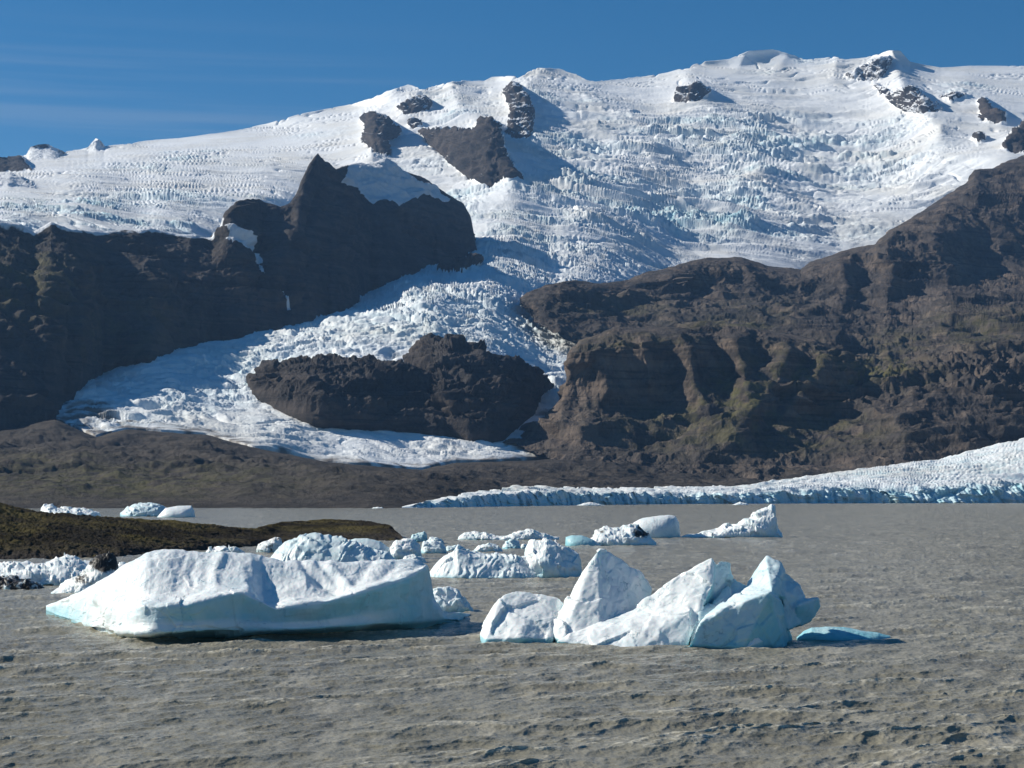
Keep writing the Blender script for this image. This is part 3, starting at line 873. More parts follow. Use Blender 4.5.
IT = [(-150, 470, 300), (-40, 494, 300), (0, 503, 300), (20, 508, 302), (50, 513, 305), (100, 517, 310), (150, 520, 320), (200, 524, 330), (240, 529, 340), (256, 530, 345), (270, 526, 355), (284, 522, 372), (320, 519.5, 385), (345, 520, 387), (372, 521.5, 380), (390, 526, 368), (400, 534, 356), (407, 542, 345)]
i_0 = [(x, row_of(-1.2, d), d) for x, d in [(-150, 215), (0, 236), (120, 248), (250, 296), (280, 318), (395, 336), (407, 343)]]
i_1 = [(x, row_of(.5, d), d) for x, d in [(-150, 222), (0, 243), (120, 254), (250, 302), (280, 325), (395, 343)]] + [(407, 542.6, 344)]
i_2 = [(-150, 520, 250), (0, 531, 262), (120, 537, 275), (200, 537, 300), (250, 537, 318), (275, 535, 338), (335, 531, 356), (380, 532, 354), (398, 538, 349), (407, 542.2, 344.5)]
build_land('islet', [i_0, i_1, i_2, IT, back(IT, 25, 1.2), [(x, row_of(-2, d + 70), d + 70) for x, y, d in IT]], -150, 407, 620, [14, 50, 60, 12, 12], islet_material(), None,
           lambda P, X, Y: (1.1 * fbm(P, (22, 30, 30), 4, .5, 71) + .7 * fbm(P, 6.0, 5, .68, 75) + .3 * fbm(P, 1.6, 3, .6, 79, True)) * np.interp(X.ravel(), [-150, 390, 407], [1, .7, 0]),
           lambda X, Y, G, N: {'scree': np.clip(1.2 - G[..., 2] / 1.6, 0, 1)})

# ================================================================== the lake
def ocean(n, L, wind, wdir, amp, seed, cut):
    r = np.random.RandomState(seed)
    k = np.fft.fftfreq(n, L / n) * 2 * math.pi
    KX, KY = np.meshgrid(k, k)
    K = np.hypot(KX, KY); K[0, 0] = 1
    Lw = wind**2 / 9.81
    c = (KX * wdir[0] + KY * wdir[1]) / K
    S = np.exp(-1 / (K * Lw) ** 2) / K**4 * (c**2) ** 3 * np.where(c < 0, .05, 1) * np.exp(-(K * cut) ** 2)
    S[0, 0] = 0
    H = (r.normal(size=(n, n)) + 1j * r.normal(size=(n, n))) * np.sqrt(S)
    h = np.real(np.fft.ifft2(H))
    s = amp / h.std()
    dx = np.real(np.fft.ifft2(1j * KX / K * H)) * s
    dy = np.real(np.fft.ifft2(1j * KY / K * H)) * s
    return h * s, dx, dy


def sample(A, L, x, y):
    n = A.shape[0]
    u = (x / L * n) % n; v = (y / L * n) % n
    i = np.floor(u).astype(int); j = np.floor(v).astype(int)
    fu, fv = u - i, v - j
    i %= n; j %= n
    i1, j1 = (i + 1) % n, (j + 1) % n
    return (A[j, i] * (1 - fu) + A[j, i1] * fu) * (1 - fv) + (A[j1, i] * (1 - fu) + A[j1, i1] * fu) * fv


def lake_material():
    m, nt, bs = new_mat('silty_water')
    t = NT(nt)
    n1 = t.noise(.05, 4, .6, t.vec((1, .45, 1)))
    c = t.mix(t.ramp(n1, .35, .65), (.23, .213, .16), (.27, .252, .195))
    sk = t.math('MULTIPLY', t.ramp(t.noise(1.0, 4, .7, t.vec((.45, .1, 1))), .48, .7), .8)  # pale silt and foam streaks, also painting the lit side of distant chop
    c = t.mix(t.math('MULTIPLY', t.ramp(t.noise(1.0, 4, .65, t.vec((.16, .035, 1))), .48, .68), .7), c, (.17, .155, .12))  # dark streaks painted in as the shading of wave troughs
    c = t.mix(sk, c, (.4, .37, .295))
    fo = t.math('MULTIPLY', t.attr('foam'), t.ramp(t.noise(3.5, 4, .7), .35, .65))
    c = t.mix(fo, c, (.6, .56, .45))
    t.put(bs.inputs['Base Color'], c)
    bs.inputs['Roughness'].default_value = .22
    bs.inputs['IOR'].default_value = 1.33
    bs.inputs['Specular IOR Level'].default_value = .32
    h = t.math('ADD', t.noise(1.0, 4, .62, t.vec((1.3, 2.2, 1))), t.math('MULTIPLY', t.noise(1.0, 3, .6, t.vec((7, 11, 1))), .22))
    h = t.math('ADD', h, t.math('MULTIPLY', t.noise(1.0, 4, .6, t.vec((.4, .2, 1))), 3.0))
    t.put(bs.inputs['Normal'], t.bump(h, .2, .6))
    return m


def build_lake():
    nx = 1350
    px = np.linspace(-160, 1184, nx)
    ys = np.concatenate([np.linspace(860, 770, 70, endpoint=False), np.linspace(770, 640, 330, endpoint=False), np.linspace(640, 560, 170, endpoint=False), np.linspace(560, 505, 90, endpoint=False), np.linspace(505, 500, 10)])
    d = dist_of(ys)
    X = np.broadcast_to((px - 512) / F, (len(d), nx)) * (d[:, None] * 1.0)
    Yd = np.broadcast_to(d[:, None], X.shape)
    x, y = X.ravel(), Yd.ravel()
    wd = np.array([.42, -.91])
    h1, dx1, dy1 = ocean(768, 71.0, 3.2, wd, .125, 3, .045)
    h2, dx2, dy2 = ocean(512, 19.3, 1.3, wd, .024, 5, .018)
    gust = .75 + .5 * fbm(np.stack([x, y, 0 * x], -1), (26, 40, 1), 3, .5, 81)
    gust = np.clip(gust, .3, 1.4)
    far = 1 / (1 + (y / 420) ** 2)
    xr, yr = x * .966 + y * .259, -x * .259 + y * .966
    z = gust * (sample(h1, 71.0, x, y) + sample(h2, 19.3, xr, yr))
    ch = 1.25
    ox = gust * ch * (sample(dx1, 71.0, x, y) + sample(dx2, 19.3, xr, yr))
    oy = gust * ch * (sample(dy1, 71.0, x, y) + sample(dy2, 19.3, xr, yr))
    # sharpness of crests
    gx = np.gradient(ox.reshape(X.shape), axis=1) / np.gradient(X, axis=1)
    jac = gx.ravel()
    gy = np.gradient(oy.reshape(X.shape), axis=0) / np.gradient(Yd, axis=0)
    fold = -(jac + np.where(y < 200, gy.ravel(), 0))
    foam = sstep(.05, .38, fold) * sstep(.04, .16, z)
    P = np.stack([x + ox * np.clip((320 - y) / 100, 0, 1), y + oy * np.clip((170 - y) / 60, 0, 1), z], -1)
    Q = grid_faces(*X.shape)
    me_v = P
    # outer ring: the sheet runs on to the horizon and behind the camera
    base = len(me_v)
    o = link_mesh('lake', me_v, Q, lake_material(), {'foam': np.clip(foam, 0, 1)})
    structure(o)
    m = o.data.materials[0]
    ring = np.array([(-30000, -2000, -.45), (30000, -2000, -.45), (30000, 30000, -.45), (-30000, 30000, -.45)], float)
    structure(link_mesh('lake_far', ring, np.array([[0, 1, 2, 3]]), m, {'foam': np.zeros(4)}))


build_lake()

# ================================================================== icebergs
def describe(o, label, group=None, cat='iceberg'):
    o['label'] = label
    o['category'] = cat
    if group:
        o['group'] = group
    return o


def ice_relief(P, N, style, s, seed):
    """weathering of an ice surface; s = size of the piece in metres"""
    if style == 'smooth':
        return s * (.04 * fbm(P, s * .6, 3, .5, seed) + .008 * fbm(P, s * .12, 3, .5, seed + 3, True))
    if style == 'stripe':
        q = P[:, 0] * .78 + P[:, 2] * -.62
        w = q / (s * .16) + 1.6 * noise(P, s * .6, seed)
        f = w - np.floor(w)
        k = sstep(-.3, .4, noise(P, s * .5, seed + 6))
        return s * (.06 * k * np.minimum(f / .75, (1 - f) / .25) + .06 * fbm(P, s * .5, 4, .55, seed) + .05 * facets(P, N, s * .35, seed))
    if style == 'rough':
        return s * (.09 * fbm(P, s * .55, 4, .5, seed) + .09 * facets(P, N, s * .34, seed) + .02 * fbm(P, s * .1, 3, .6, seed + 5, True))
    if style == 'chunk':
        return s * (.14 * facets(P, N, s * .6, seed) + .07 * facets(P, N, s * .26, seed + 3) + .06 * fbm(P, s * .5, 3, .5, seed))


def berg_mesh(name, sil, T, style='smooth', wy=None, seed=0, front=.5, ridge=.5, blue=.15, dirt=0., mat=None, parent=None, yoff=0., res=1.0, under=0.):
    """closed ice body: silhouette sil [(px,py)..] seen from the shore, T metres thick, standing at waterline row wy"""
    sil = np.array(sil, float)
    x0, x1 = sil[0, 0], sil[-1, 0]
    wy = wy or max(sil[0, 1], sil[-1, 1])
    dw = dist_of(wy) + yoff
    nu = int(np.clip((x1 - x0) * 2.0 * res, 40, 300))
    u = (1 - np.cos(np.linspace(0, np.pi, nu))) / 2 * .5 + np.linspace(0, 1, nu) * .5
    px = x0 + (x1 - x0) * u
    top = np.interp(px, sil[:, 0], sil[:, 1])
    t = np.sqrt(np.clip(1 - np.abs(2 * u - 1) ** 2.6, 0, 1)) * .96 + .04
    dr = dw + T * t * ridge
    ht = np.maximum(CAMH + (HZ - top) / F * dr, .03)
    rows = []
    nf, nb = int(26 * res) + 8, 14
    d0 = dw + T * .5 * (1 - t)          # plan outline closes towards both ends
    dr = d0 + T * t * ridge
    for s in np.linspace(0, 1, nf):     # waterline to crest
        ang = s * np.pi / 2
        f = (1 - np.cos(ang) ** (2 * front)) if front < 1 else s ** front
        zz = np.sin(ang) ** (1.0 if front >= 1 else .9)
        dd = d0 + (dr - d0) * f + under * T * t * (1 - s) ** 3
        rows.append(np.stack([px, dd, ht * zz], -1))
    for s in np.linspace(0, 1, nb)[1:]:
        ang = s * np.pi / 2
        rows.append(np.stack([px, dr + (d0 + T * t - dr) * np.sin(ang), ht * np.cos(ang) ** .8], -1))
    G = np.stack(rows)
    pre = np.stack([px, d0 + .12 * T * t, 0 * px - .7], -1); post = np.stack([px, d0 + .9 * T * t, 0 * px - .7], -1)
    G = np.concatenate([pre[None], G, post[None]])
    W = np.stack([(G[..., 0] - 512) / F * G[..., 1], G[..., 1], G[..., 2]], -1)
    S = max(2.0, min(ht.max(), (x1 - x0) / F * dw * .6))
    S = np.clip(S, .5, 7)
    N = normals_of(W)
    c = W.mean(axis=(0, 1))
    if (N * (W - c)).sum() < 0:
        N = -N
    P = W.reshape(-1, 3)
    h = ice_relief(P, N, style, S, seed + 100).reshape(W.shape[:2])
    end = np.minimum(1, 6 * u) * np.minimum(1, 6 * (1 - u))
    Wn = W + N * (h * end)[..., None]
    nz = N[..., 2]
    bl = np.clip(blue + .45 * sstep(.55, -.2, nz) + .3 * sstep(.5, .0, Wn[..., 2]) - .1 + .3 * fbm(P, S * .5, 3, .5, seed + 60).reshape(nz.shape), 0, 1)  # blue ice on steep faces, its darker tone also painting in their shade
    if np.ndim(dirt) == 0 and dirt:
        di = np.clip(dirt + .9 * fbm(P, S * .35, 4, .6, seed + 70).reshape(nz.shape), 0, 1)
    elif np.ndim(dirt):
        di = ell(np.broadcast_to(G[..., 0], nz.shape), row_of(np.maximum(Wn[..., 2], -.5), G[..., 1]), dirt)
        di = np.clip(di * (.95 + 1.3 * fbm(P, S * .5, 4, .65, seed + 70).reshape(nz.shape)), 0, 1)
    else:
        di = 0 * nz
    Q = grid_faces(*W.shape[:2])
    loc = np.array([c[0], c[1], 0])
    if parent is not None:
        loc = None
        Wn = Wn - np.array(parent.location)
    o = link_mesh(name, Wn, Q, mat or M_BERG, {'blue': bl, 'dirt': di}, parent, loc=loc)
    return o


def berg_root(px, wy):
    o = bpy.data.objects.new('iceberg', None)
    COL.objects.link(o)
    d = dist_of(wy)
    o.location = ((px - 512) / F * d, d, 0)
    return o


def hulls_mesh(name, hulls, vox, relief, seed, parent=None, blue=.15, mat=None):
    """union of convex ice lumps (points given as px,py,d) re-meshed into one weathered body"""
    bm = bmesh.new()
    for pts in hulls:
        vs = []
        for p in pts:
            px, py, d = p
            if py is None:
                w = np.array([(px - 512) / F * d, d, -.8])
            else:
                w = world_xyz(np.float64(px), np.float64(py), np.float64(d))
            vs.append(bm.verts.new(w))
        r = bmesh.ops.convex_hull(bm, input=vs)
        bmesh.ops.delete(bm, geom=list({v for v in r['geom_interior'] + r['geom_unused'] if isinstance(v, bmesh.types.BMVert)}), context='VERTS')
    me = bpy.data.meshes.new('tmp'); bm.to_mesh(me); bm.free()
    ob = bpy.data.objects.new('tmp', me); COL.objects.link(ob)
    md = ob.modifiers.new('r', 'REMESH'); md.mode = 'VOXEL'; md.voxel_size = vox
    sm = ob.modifiers.new('s', 'SMOOTH'); sm.factor = .5; sm.iterations = 1
    dg = bpy.context.evaluated_depsgraph_get()
    ev = ob.evaluated_get(dg)
    m2 = bpy.data.meshes.new_from_object(ev)
    n = len(m2.vertices)
    V = np.zeros(n * 3, np.float32); m2.vertices.foreach_get('co', V); V = V.reshape(-1, 3).astype(float)
    N = np.zeros(n * 3, np.float32); m2.vertices.foreach_get('normal', N); N = N.reshape(-1, 3).astype(float)
    L = np.zeros(len(m2.loops), np.int32); m2.loops.foreach_get('vertex_index', L)
    ls = np.zeros(len(m2.polygons), np.int32); m2.polygons.foreach_get('loop_total', ls)
    Q = L.reshape(-1, 4) if (ls == 4).all() else None
    bpy.data.objects.remove(ob); bpy.data.meshes.remove(me)
    V = V + N * relief(V, N, seed)[:, None]
    nz = N[:, 2]
    bl = np.clip(blue + .8 * sstep(.55, -.2, nz) - .1 + .2 * sstep(.5, .0, V[:, 2]) + .35 * fbm(V, 1.8, 3, .5, seed + 60), 0, 1)  # steep faces tinted aqua: old ice colour plus painted-in shade
    di = np.zeros(n)
    c = V.mean(0)
    loc = None if parent is not None else np.array([c[0], c[1], 0])
    if parent is not None:
        V = V - np.array(parent.location)
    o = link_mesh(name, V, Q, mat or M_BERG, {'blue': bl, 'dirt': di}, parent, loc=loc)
    bpy.data.meshes.remove(m2)
    return o


# ---- the wide tilted slab at the left
def big_slab():
    c = lambda L: L
    r_under = [(46, 612, 107.0), (76, 622, 105.5), (95, 628, 105.2), (130, 641, 106), (152, 642, 106.4), (230, 640, 106.6), (347, 636, 107.6), (408, 631, 108), (443, 624, 107.6), (470, 616, 109)]
    r_foot = [(46, 610, 106.8), (62, 617, 105.4), (76, 621.5, 104.6), (84, 625, 104.0), (109, 630, 103.6), (140, 633, 103.4), (190, 631, 103.5), (230, 630, 103.5), (300, 629, 103.8), (347, 626, 104.6), (408, 621, 105.8), (440, 618, 106.6), (459, 621, 107.4), (470, 615, 109)]
    r_mid = [(46, 608, 106.9), (62, 612, 105.8), (84, 621, 104.3), (109, 624, 103.9), (140, 621, 103.8), (190, 619, 103.7), (230, 615, 103.7), (276, 621, 103.9), (314, 620, 104.3), (347, 614, 104.9), (387, 606, 105.6), (413, 602, 106.0), (430, 604, 106.6), (443, 614, 107.2), (459, 618, 107.8), (470, 614.6, 109.1)]
    r_lip = [(46, 606.5, 107.0), (62, 606, 106.4), (84, 612, 104.8), (100, 614, 104.4), (118, 609, 104.4), (137, 607, 103.9), (152, 606, 103.8), (183, 605, 103.6), (205, 600, 103.5), (229, 593.5, 103.5), (242, 592.5, 103.5), (256, 599, 103.7), (276, 609, 103.8), (314, 605, 103.9), (347, 597, 104.4), (387, 585, 105.3), (413, 577, 105.7), (426, 567, 106.3), (431, 602, 107.2), (443, 612, 107.8), (470, 614.3, 109.2)]
    r_t1 = [(46, 606, 107.3), (62, 601, 107.2), (84, 596, 106.9), (100, 594, 106.8), (137, 594, 106.6), (183, 592, 106.4), (215, 588, 106.2), (238, 587, 106.0), (248, 586, 106.0), (262, 602, 105.7), (276, 604, 105.6), (290, 600, 105.7), (314, 596, 106.1), (330, 597, 106.1), (347, 592, 106.5), (387, 577, 107.4), (413, 568, 107.8), (427, 566, 108), (431, 600, 108), (443, 611, 108.4), (470, 614.1, 109.3)]
    r_t2 = [(46, 605.7, 107.6), (62, 599, 108), (84, 592, 108.4), (107, 580, 108.6), (137, 572, 109), (170, 570, 109), (190, 574, 108.8), (215, 573, 108.8), (243, 573, 108.8), (252, 577, 108.4), (262, 589, 107.8), (272, 591, 107.6), (286, 586, 107.8), (306, 578, 108.4), (322, 584, 108.2), (336, 584, 108.3), (352, 577, 108.8), (382, 567, 109.4), (413, 563, 109.8), (427.5, 566, 109.6), (432, 600, 109), (443, 610.6, 109), (470, 614, 109.4)]
    r_top = [(46, 605.5, 108.2), (62, 598.5, 109.4), (84, 591, 110.4), (96, 584, 111), (107, 578, 111.4), (122, 566, 112), (147, 552, 112.6), (173, 548, 112.8), (203, 551, 112.8), (230, 552, 112.6), (250, 553, 112.4), (268, 558, 112), (285, 562, 111.6), (303, 560, 111.6), (324, 562, 111.4), (352, 563, 111.4), (382, 559, 111.8), (400, 558, 112), (418, 559, 112), (428, 566, 111.6), (433, 600, 110.6), (443, 610.4, 110), (470, 613.9, 109.6)]
    rb1 = [(x, row_of(max((CAMH + (HZ - y) / F * d) * .8, .1), d + 3), d + 3 * (1 if 60 < x < 440 else .3)) for x, y, d in r_top]
    rb2 = [(x, row_of(-.7, d + 6), d + 6 * (1 if 60 < x < 440 else .2)) for x, y, d in r_top]
    ru2 = [(x, row_of(-.9, d + 3), d + 3 * (1 if 60 < x < 440 else .3)) for x, y, d in r_under]
    px = np.linspace(46, 470, 640)
    X, Y, D = loft([ru2, r_under, r_foot, r_mid, r_lip, r_t1, r_t2, r_top, rb1, rb2], px, [4, 12, 20, 24, 26, 30, 40, 10, 8])
    # the waterline curves away from the viewer at both ends
    wl = [(46, 613.5), (62, 619), (76, 623), (92, 629), (109, 637), (130, 641.5), (152, 643), (230, 641), (300, 638), (347, 636), (408, 631), (440, 625), (459, 621), (470, 615)]
    dwl = dist_of(np.interp(px, *zip(*wl)))
    D = dwl + (D - interp_knots(r_foot, px, 2)) * np.interp(px, [46, 80, 130, 400, 470], [.5, .8, 1, 1, .5])
    Y[:5] = np.maximum(Y[:5], row_of(-.5, D[:5]))
    k = 5
    ker = np.exp(-(np.arange(-k, k + 1) / 2.2) ** 2); ker /= ker.sum()
    sm = lambda A: np.stack([np.convolve(np.pad(r, k, mode='edge'), ker, 'valid') for r in A])
    Y = sm(Y)
    k = 40
    ker = np.exp(-(np.arange(-k, k + 1) / 15.) ** 2); ker /= ker.sum()
    D = sm(D)
    kk = np.exp(-np.linspace(-2, 2, 17) ** 2); kk /= kk.sum()
    smv = lambda A: np.stack([np.convolve(np.pad(c, 8, mode='edge'), kk, 'valid') for c in A.T], 1)
    wv = (sstep(24, 40, np.arange(len(D))) * (1 - sstep(100, 125, np.arange(len(D)))))[:, None]
    Y = Y + (smv(smv(Y)) - Y) * wv; D = D + (smv(smv(D)) - D) * wv
    G = world_xyz(X, Y, D)
    N = normals_of(G)
    if N[100, 300, 2] < 0:
        N = -N
    P = G.reshape(-1, 3)
    h = .22 * fbm(P, (4.2, 4.2, 2.4), 3, .45, 3) + .012 * fbm(P, (.8, 1.0, .4), 3, .55, 7, True)
    # melt runnels down the top and scalloped notches along the waterline
    r = np.arange(X.shape[0])[:, None] + 0 * X
    topm = sstep(80, 95, r).ravel()
    run = fbm(P * np.array([1, .35, .35]), .75, 3, .5, 12, True)
    run2 = np.exp(-(seg_dist(X, Y, [(302, 562), (318, 580), (344, 600)]) / 4) ** 2).ravel() * -.16 + np.exp(-(seg_dist(X, Y, [(318, 562), (338, 585)]) / 2.5) ** 2).ravel() * -.06
    notch = np.exp(-(seg_dist(X, Y, [(94, 608), (100, 630)]) / 5) ** 2).ravel() * -.25
    for ln, w, am in [([(186, 556), (178, 574), (176, 588)], 3, -.05), ([(196, 562), (191, 574), (194, 584)], 3, -.06), ([(208, 558), (205, 568)], 4, -.03), ([(330, 566), (352, 590)], 5, .14), ([(372, 562), (350, 592)], 5, -.1),
                      ([(222, 556), (214, 575), (216, 590)], 5, .12), ([(118, 584), (128, 600)], 6, -.14), ([(148, 566), (140, 600)], 7, .1), ([(395, 566), (380, 580)], 4, -.08)]:
        run2 = run2 + np.exp(-(seg_dist(X, Y, ln) / w) ** 2).ravel() * am
    front = sstep(16, 30, r).ravel() * (1 - topm)
    h = h + topm * (.035 * run + run2 + .07 * fbm(P, 1.5, 4, .55, 33)) + notch + front * (.30 * fbm(P, (3.4, 3.4, 3.0), 3, .5, 34) + .10 * fbm(P, (1.1, 1.1, 2.0), 4, .55, 35) + .05 * fbm(P, (2.4, 2.4, .35), 3, .5, 37))
    h = h + (.16 * facets(P, N, 2.6, 5) + .05 * facets(P, N, .9, 8)) * np.interp(X.ravel(), [46, 150, 260, 470], [1.2, 1.0, .45, .5]) * (.35 + .65 * (1 - topm))
    end = np.minimum(1, (X - 46) / 20) * np.minimum(1, (470 - X) / 24)
    G = G + N * (h.reshape(X.shape) * end)[..., None]
    fz = G[..., 2]
    bl = np.clip(.8 * np.interp(X, [46, 70, 95, 150, 190], [.9, .8, .15, .3, 1]) * sstep(.6, .0, N[..., 2]) + .15 * sstep(.6, .0, fz) + .03 + .3 * fbm(P, 3, 3, .5, 21).reshape(X.shape), 0, 1)  # aqua deepens the shaded front by colour; the sunlit left stays paler
    loc = np.array([-15, 110, 0])
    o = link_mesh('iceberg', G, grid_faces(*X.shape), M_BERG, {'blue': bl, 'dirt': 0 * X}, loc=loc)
    describe(o, 'largest iceberg, a broad white slab with smooth hollowed top and shaded blue front')


big_slab()


def hero_relief(V, N, seed):
    a = .14 * fbm(V, 2.4, 3, .5, seed) + .13 * facets(V, N, 1.9, seed + 4) + .03 * facets(V, N, .7, seed + 6) + .012 * fbm(V, .5, 3, .55, seed + 8, True)
    q = V[:, 0] * .62 + V[:, 2] * -.55 + V[:, 1] * .3
    a += .06 * fbm(np.stack([q * 1.5, V[:, 1] * .4, V[:, 2] * .4], -1), 1.0, 3, .5, seed + 9, True)
    return a - .02


# ---- the jagged berg right of centre
root = berg_root(690, 645)
describe(root, 'jagged blue and white iceberg with pointed fin, sloping ridge and overhanging right end')
hulls_mesh('ice_fin', [[(551, 627, 105.6), (556, 638, 104.6), (562, 641, 104.2), (598, 549, 108), (603, 550, 108.3), (617, 560, 108.4), (641, 570, 108.6), (652, 588, 109), (622, 612, 106.6), (600, 642, 104), (572, 597, 106.6), (655, 640, 107.5), (552, None, 106), (600, None, 104), (655, None, 107), (655, None, 110), (560, None, 109), (640, 578, 110.5), (603, 556, 110)]], .075, hero_relief, 21, root, .05)
hulls_mesh('ice_ridge', [[(556, 641, 103.8), (591, 645, 103), (604, 648, 102.4), (640, 649, 102), (684, 648, 102.2), (690, 640, 102.4), (593, 622, 105.6), (628, 608, 106), (660, 596, 106.4), (691, 610, 103.6), (690, 600, 106.5), (600, None, 108), (700, None, 107.5), (560, None, 104.5), (640, None, 102), (686, None, 102.3)],
                         [(628, 610, 105.6), (667, 592, 106.4), (688, 576, 106.6), (698, 565, 106.6), (712, 557, 106.2), (716, 562, 106.3), (712, 586, 104.9), (698, 614, 103.6), (690, 640, 102.5), (660, 640, 103.2), (715, 600, 106.5), (705, None, 107.5), (640, None, 107), (700, 580, 107.6)],
                         [(715, 564, 106.4), (720, 560, 106.6), (731, 562, 107), (733, 578, 107), (728, 600, 106.4), (714, 600, 105.6), (735, None, 107.5), (710, None, 106), (718, 570, 107.8), (712, 640, 104.8)]], .07, hero_relief, 22, root, .08)
hulls_mesh('ice_head', [[(688, 646, 101.6), (744, 647, 101.6), (784, 645, 102.6), (700, 622, 101.9), (722, 610, 102.2), (748, 584, 106.5), (770, 593, 102.4), (782, 600, 103.2), (784, 630, 103.0), (760, 576, 107), (700, None, 108), (790, None, 108), (690, None, 102.2), (744, None, 102.2), (784, None, 103.0)],
                        [(688, 646, 102.6), (714, 602, 104.6), (734, 578, 106.6), (748, 586, 106), (742, 640, 103), (700, 612, 103.8), (690, None, 103), (742, None, 103.4), (735, None, 108), (700, None, 107.5)],
                        [(745, 586, 107), (758, 567, 107), (766, 557, 107), (769, 557, 107.2), (781, 563, 106.6), (785, 571, 106.2), (772, 592, 102.7), (752, 600, 104.0), (790, 600, 105.2), (770, 590, 108)],
                        [(784, 572, 106.4), (792, 577, 106.3), (801, 584, 106), (805, 596, 105.6), (800, 624, 104.7), (788, 630, 104.2), (782, 597, 104.5), (795, 600, 107.4), (784, 620, 106.8)],
                        [(800, 598, 105.4), (810, 599, 105.4), (818, 598, 105.6), (821, 606, 105.7), (815, 616, 105.4), (800, 627, 104.9), (796, 606, 104.5), (792, 625, 106.5), (810, 604, 106.8)]], .07, hero_relief, 23, root, .42)  # high blue base adds painted shade to the front of the head
hulls_mesh('ice_toe', [[(741, 645, 102), (751, 631, 102.2), (757, 635, 101.9), (764, 641, 101.9), (749, 647, 101.5), (741, None, 102.2), (764, None, 102.2), (752, None, 103.2), (757, 640, 103)]], .05, lambda V, N, s: hero_relief(V, N, s) * .35, 24, root, .05)

o = hulls_mesh('iceberg', [[(479, 634, 105.8), (486, 639, 104.6), (520, 638, 104.2), (552, 638, 104.6), (491, 614, 106.6), (503, 596, 107.2), (516, 589.5, 107.6), (528, 590.5, 107.6), (558, 597, 107.4), (564, 603, 107.8), (551, 624, 105.6), (480, None, 108), (566, None, 108.5), (486, None, 104.8), (552, None, 104.8), (560, 604, 109.5), (505, 598, 109.5)]], .07, hero_relief, 25, None, .08)
describe(o, 'white snub block of ice in the water just left of the pointed fin')
o = berg_mesh('iceberg', [(795, 638), (802, 631), (810, 627), (825, 626), (842, 626.5), (856, 629), (864, 631), (876, 632), (888, 636.5)], 3.2, 'smooth', 640.5, 31, .6, .5, .9)  # floe's own colour darkened to stand in for the shadow on it
describe(o, 'low dark blue ice floe in the shadow right of the jagged iceberg')

# ---- bergs behind the slab
o = berg_mesh('iceberg', [(428, 612), (430, 590), (438, 586), (448, 586.5), (460, 593), (468, 601), (473, 608), (474, 612)], 3.0, 'chunk', 612.5, 32, .6, .45, .25)
describe(o, 'lumpy little iceberg tucked against the right end of the great slab')
o = berg_mesh('iceberg', [(268, 562), (276, 552), (290, 541), (303, 535), (316, 533), (332, 537), (345, 538), (358, 543), (372, 549), (388, 552), (396, 560)], 9, 'stripe', 566, 33, 1.2, .55, .32)
describe(o, 'rounded dome of ribbed bluish ice rising behind the middle of the slab')
o = berg_mesh('iceberg', [(344, 556), (347, 541), (356, 538.5), (368, 538), (380, 541), (392, 549), (398, 556)], 5, 'smooth', 559, 34, .7, .5, .42)
describe(o, 'smooth pale blue iceberg behind the right shoulder of the ribbed dome')
o = berg_mesh('iceberg', [(386, 557), (391, 547), (397, 540), (406, 538.5), (414, 540), (420, 545), (422, 555)], 4.5, 'rough', 559, 35, .6, .5, .12)
describe(o, 'small white knobbly iceberg below the end of the dark islet')
o = berg_mesh('iceberg', [(257, 550), (259, 544), (270, 539), (279, 536.5), (282, 538), (284, 546), (285, 551)], 3.5, 'rough', 553, 36, .5, .45, .1, dirt=.45)
describe(o, 'grey dirt-stained tilted block of ice peeping over the slab in front of the islet')
o = berg_mesh('iceberg', [(206, 553), (210, 547), (217, 548), (224, 546), (232, 545), (238, 548), (246, 552)], 3, 'chunk', 555, 37, .6, .5, .1, dirt=.08)
describe(o, 'row of white ice lumps peeping over the left half of the slab')
for sil, wy, st, T_, lab, b in [
        ([(410, 540), (413, 534), (420, 533), (424, 530.5), (427, 534), (428, 540)], 541.5, 'chunk', 3, 'small pointed teal ice chunk at the tip of the islet', .6),
        ([(421, 551), (424, 541), (432, 540.5), (441, 542), (446, 547), (447, 552)], 553, 'chunk', 3.5, 'grubby white ice chunk between the islet tip and the ribbed iceberg', .2),
        ([(424, 543), (430, 536.5), (438, 537), (444, 541)], 543.5, 'chunk', 3, 'low chunk of ice directly behind the grubby one near the islet tip', .3),
        ([(402, 561), (406, 556), (416, 554.5), (424, 558), (427, 562)], 563, 'rough', 3, 'flat scrap of ice filling the gap between the slab and the ribbed iceberg', .25),
        ([(444, 551), (448, 545.5), (456, 545), (459, 550)], 551, 'rough', 2.5, 'little rounded ice lump at the left foot of the thin arched floe', .35),
        ([(474, 550), (479, 545), (489, 542), (498, 545), (503, 551)], 552, 'chunk', 3, 'ragged ice lump in front of the thin arched floe', .2),
        ([(502, 548), (506, 541), (513, 540), (519, 543), (521, 548)], 549, 'chunk', 3, 'greenish knob of ice under the right half of the thin arched floe', .5),
        ([(520, 548), (524, 543.5), (530, 545), (533, 548)], 548.5, 'rough', 2, 'tiny ice scrap at the right of the greenish knob', .3)]:
    describe(berg_mesh('iceberg', sil, T_, st, wy, len(lab) % 7 + int(sil[0][0]), .6, .5, b), lab, None, 'ice chunk')
o = berg_mesh('iceberg', [(457, 542), (459, 536), (465, 532.5), (474, 531.5), (486, 533), (498, 536), (508, 535.5), (520, 531), (530, 529.5), (540, 532), (550, 535.5), (559, 537)], 6, 'chunk', 540, 39, .6, .5, .1)
describe(o, 'long thin white ice floe with an arched left end, behind the ribbed iceberg')

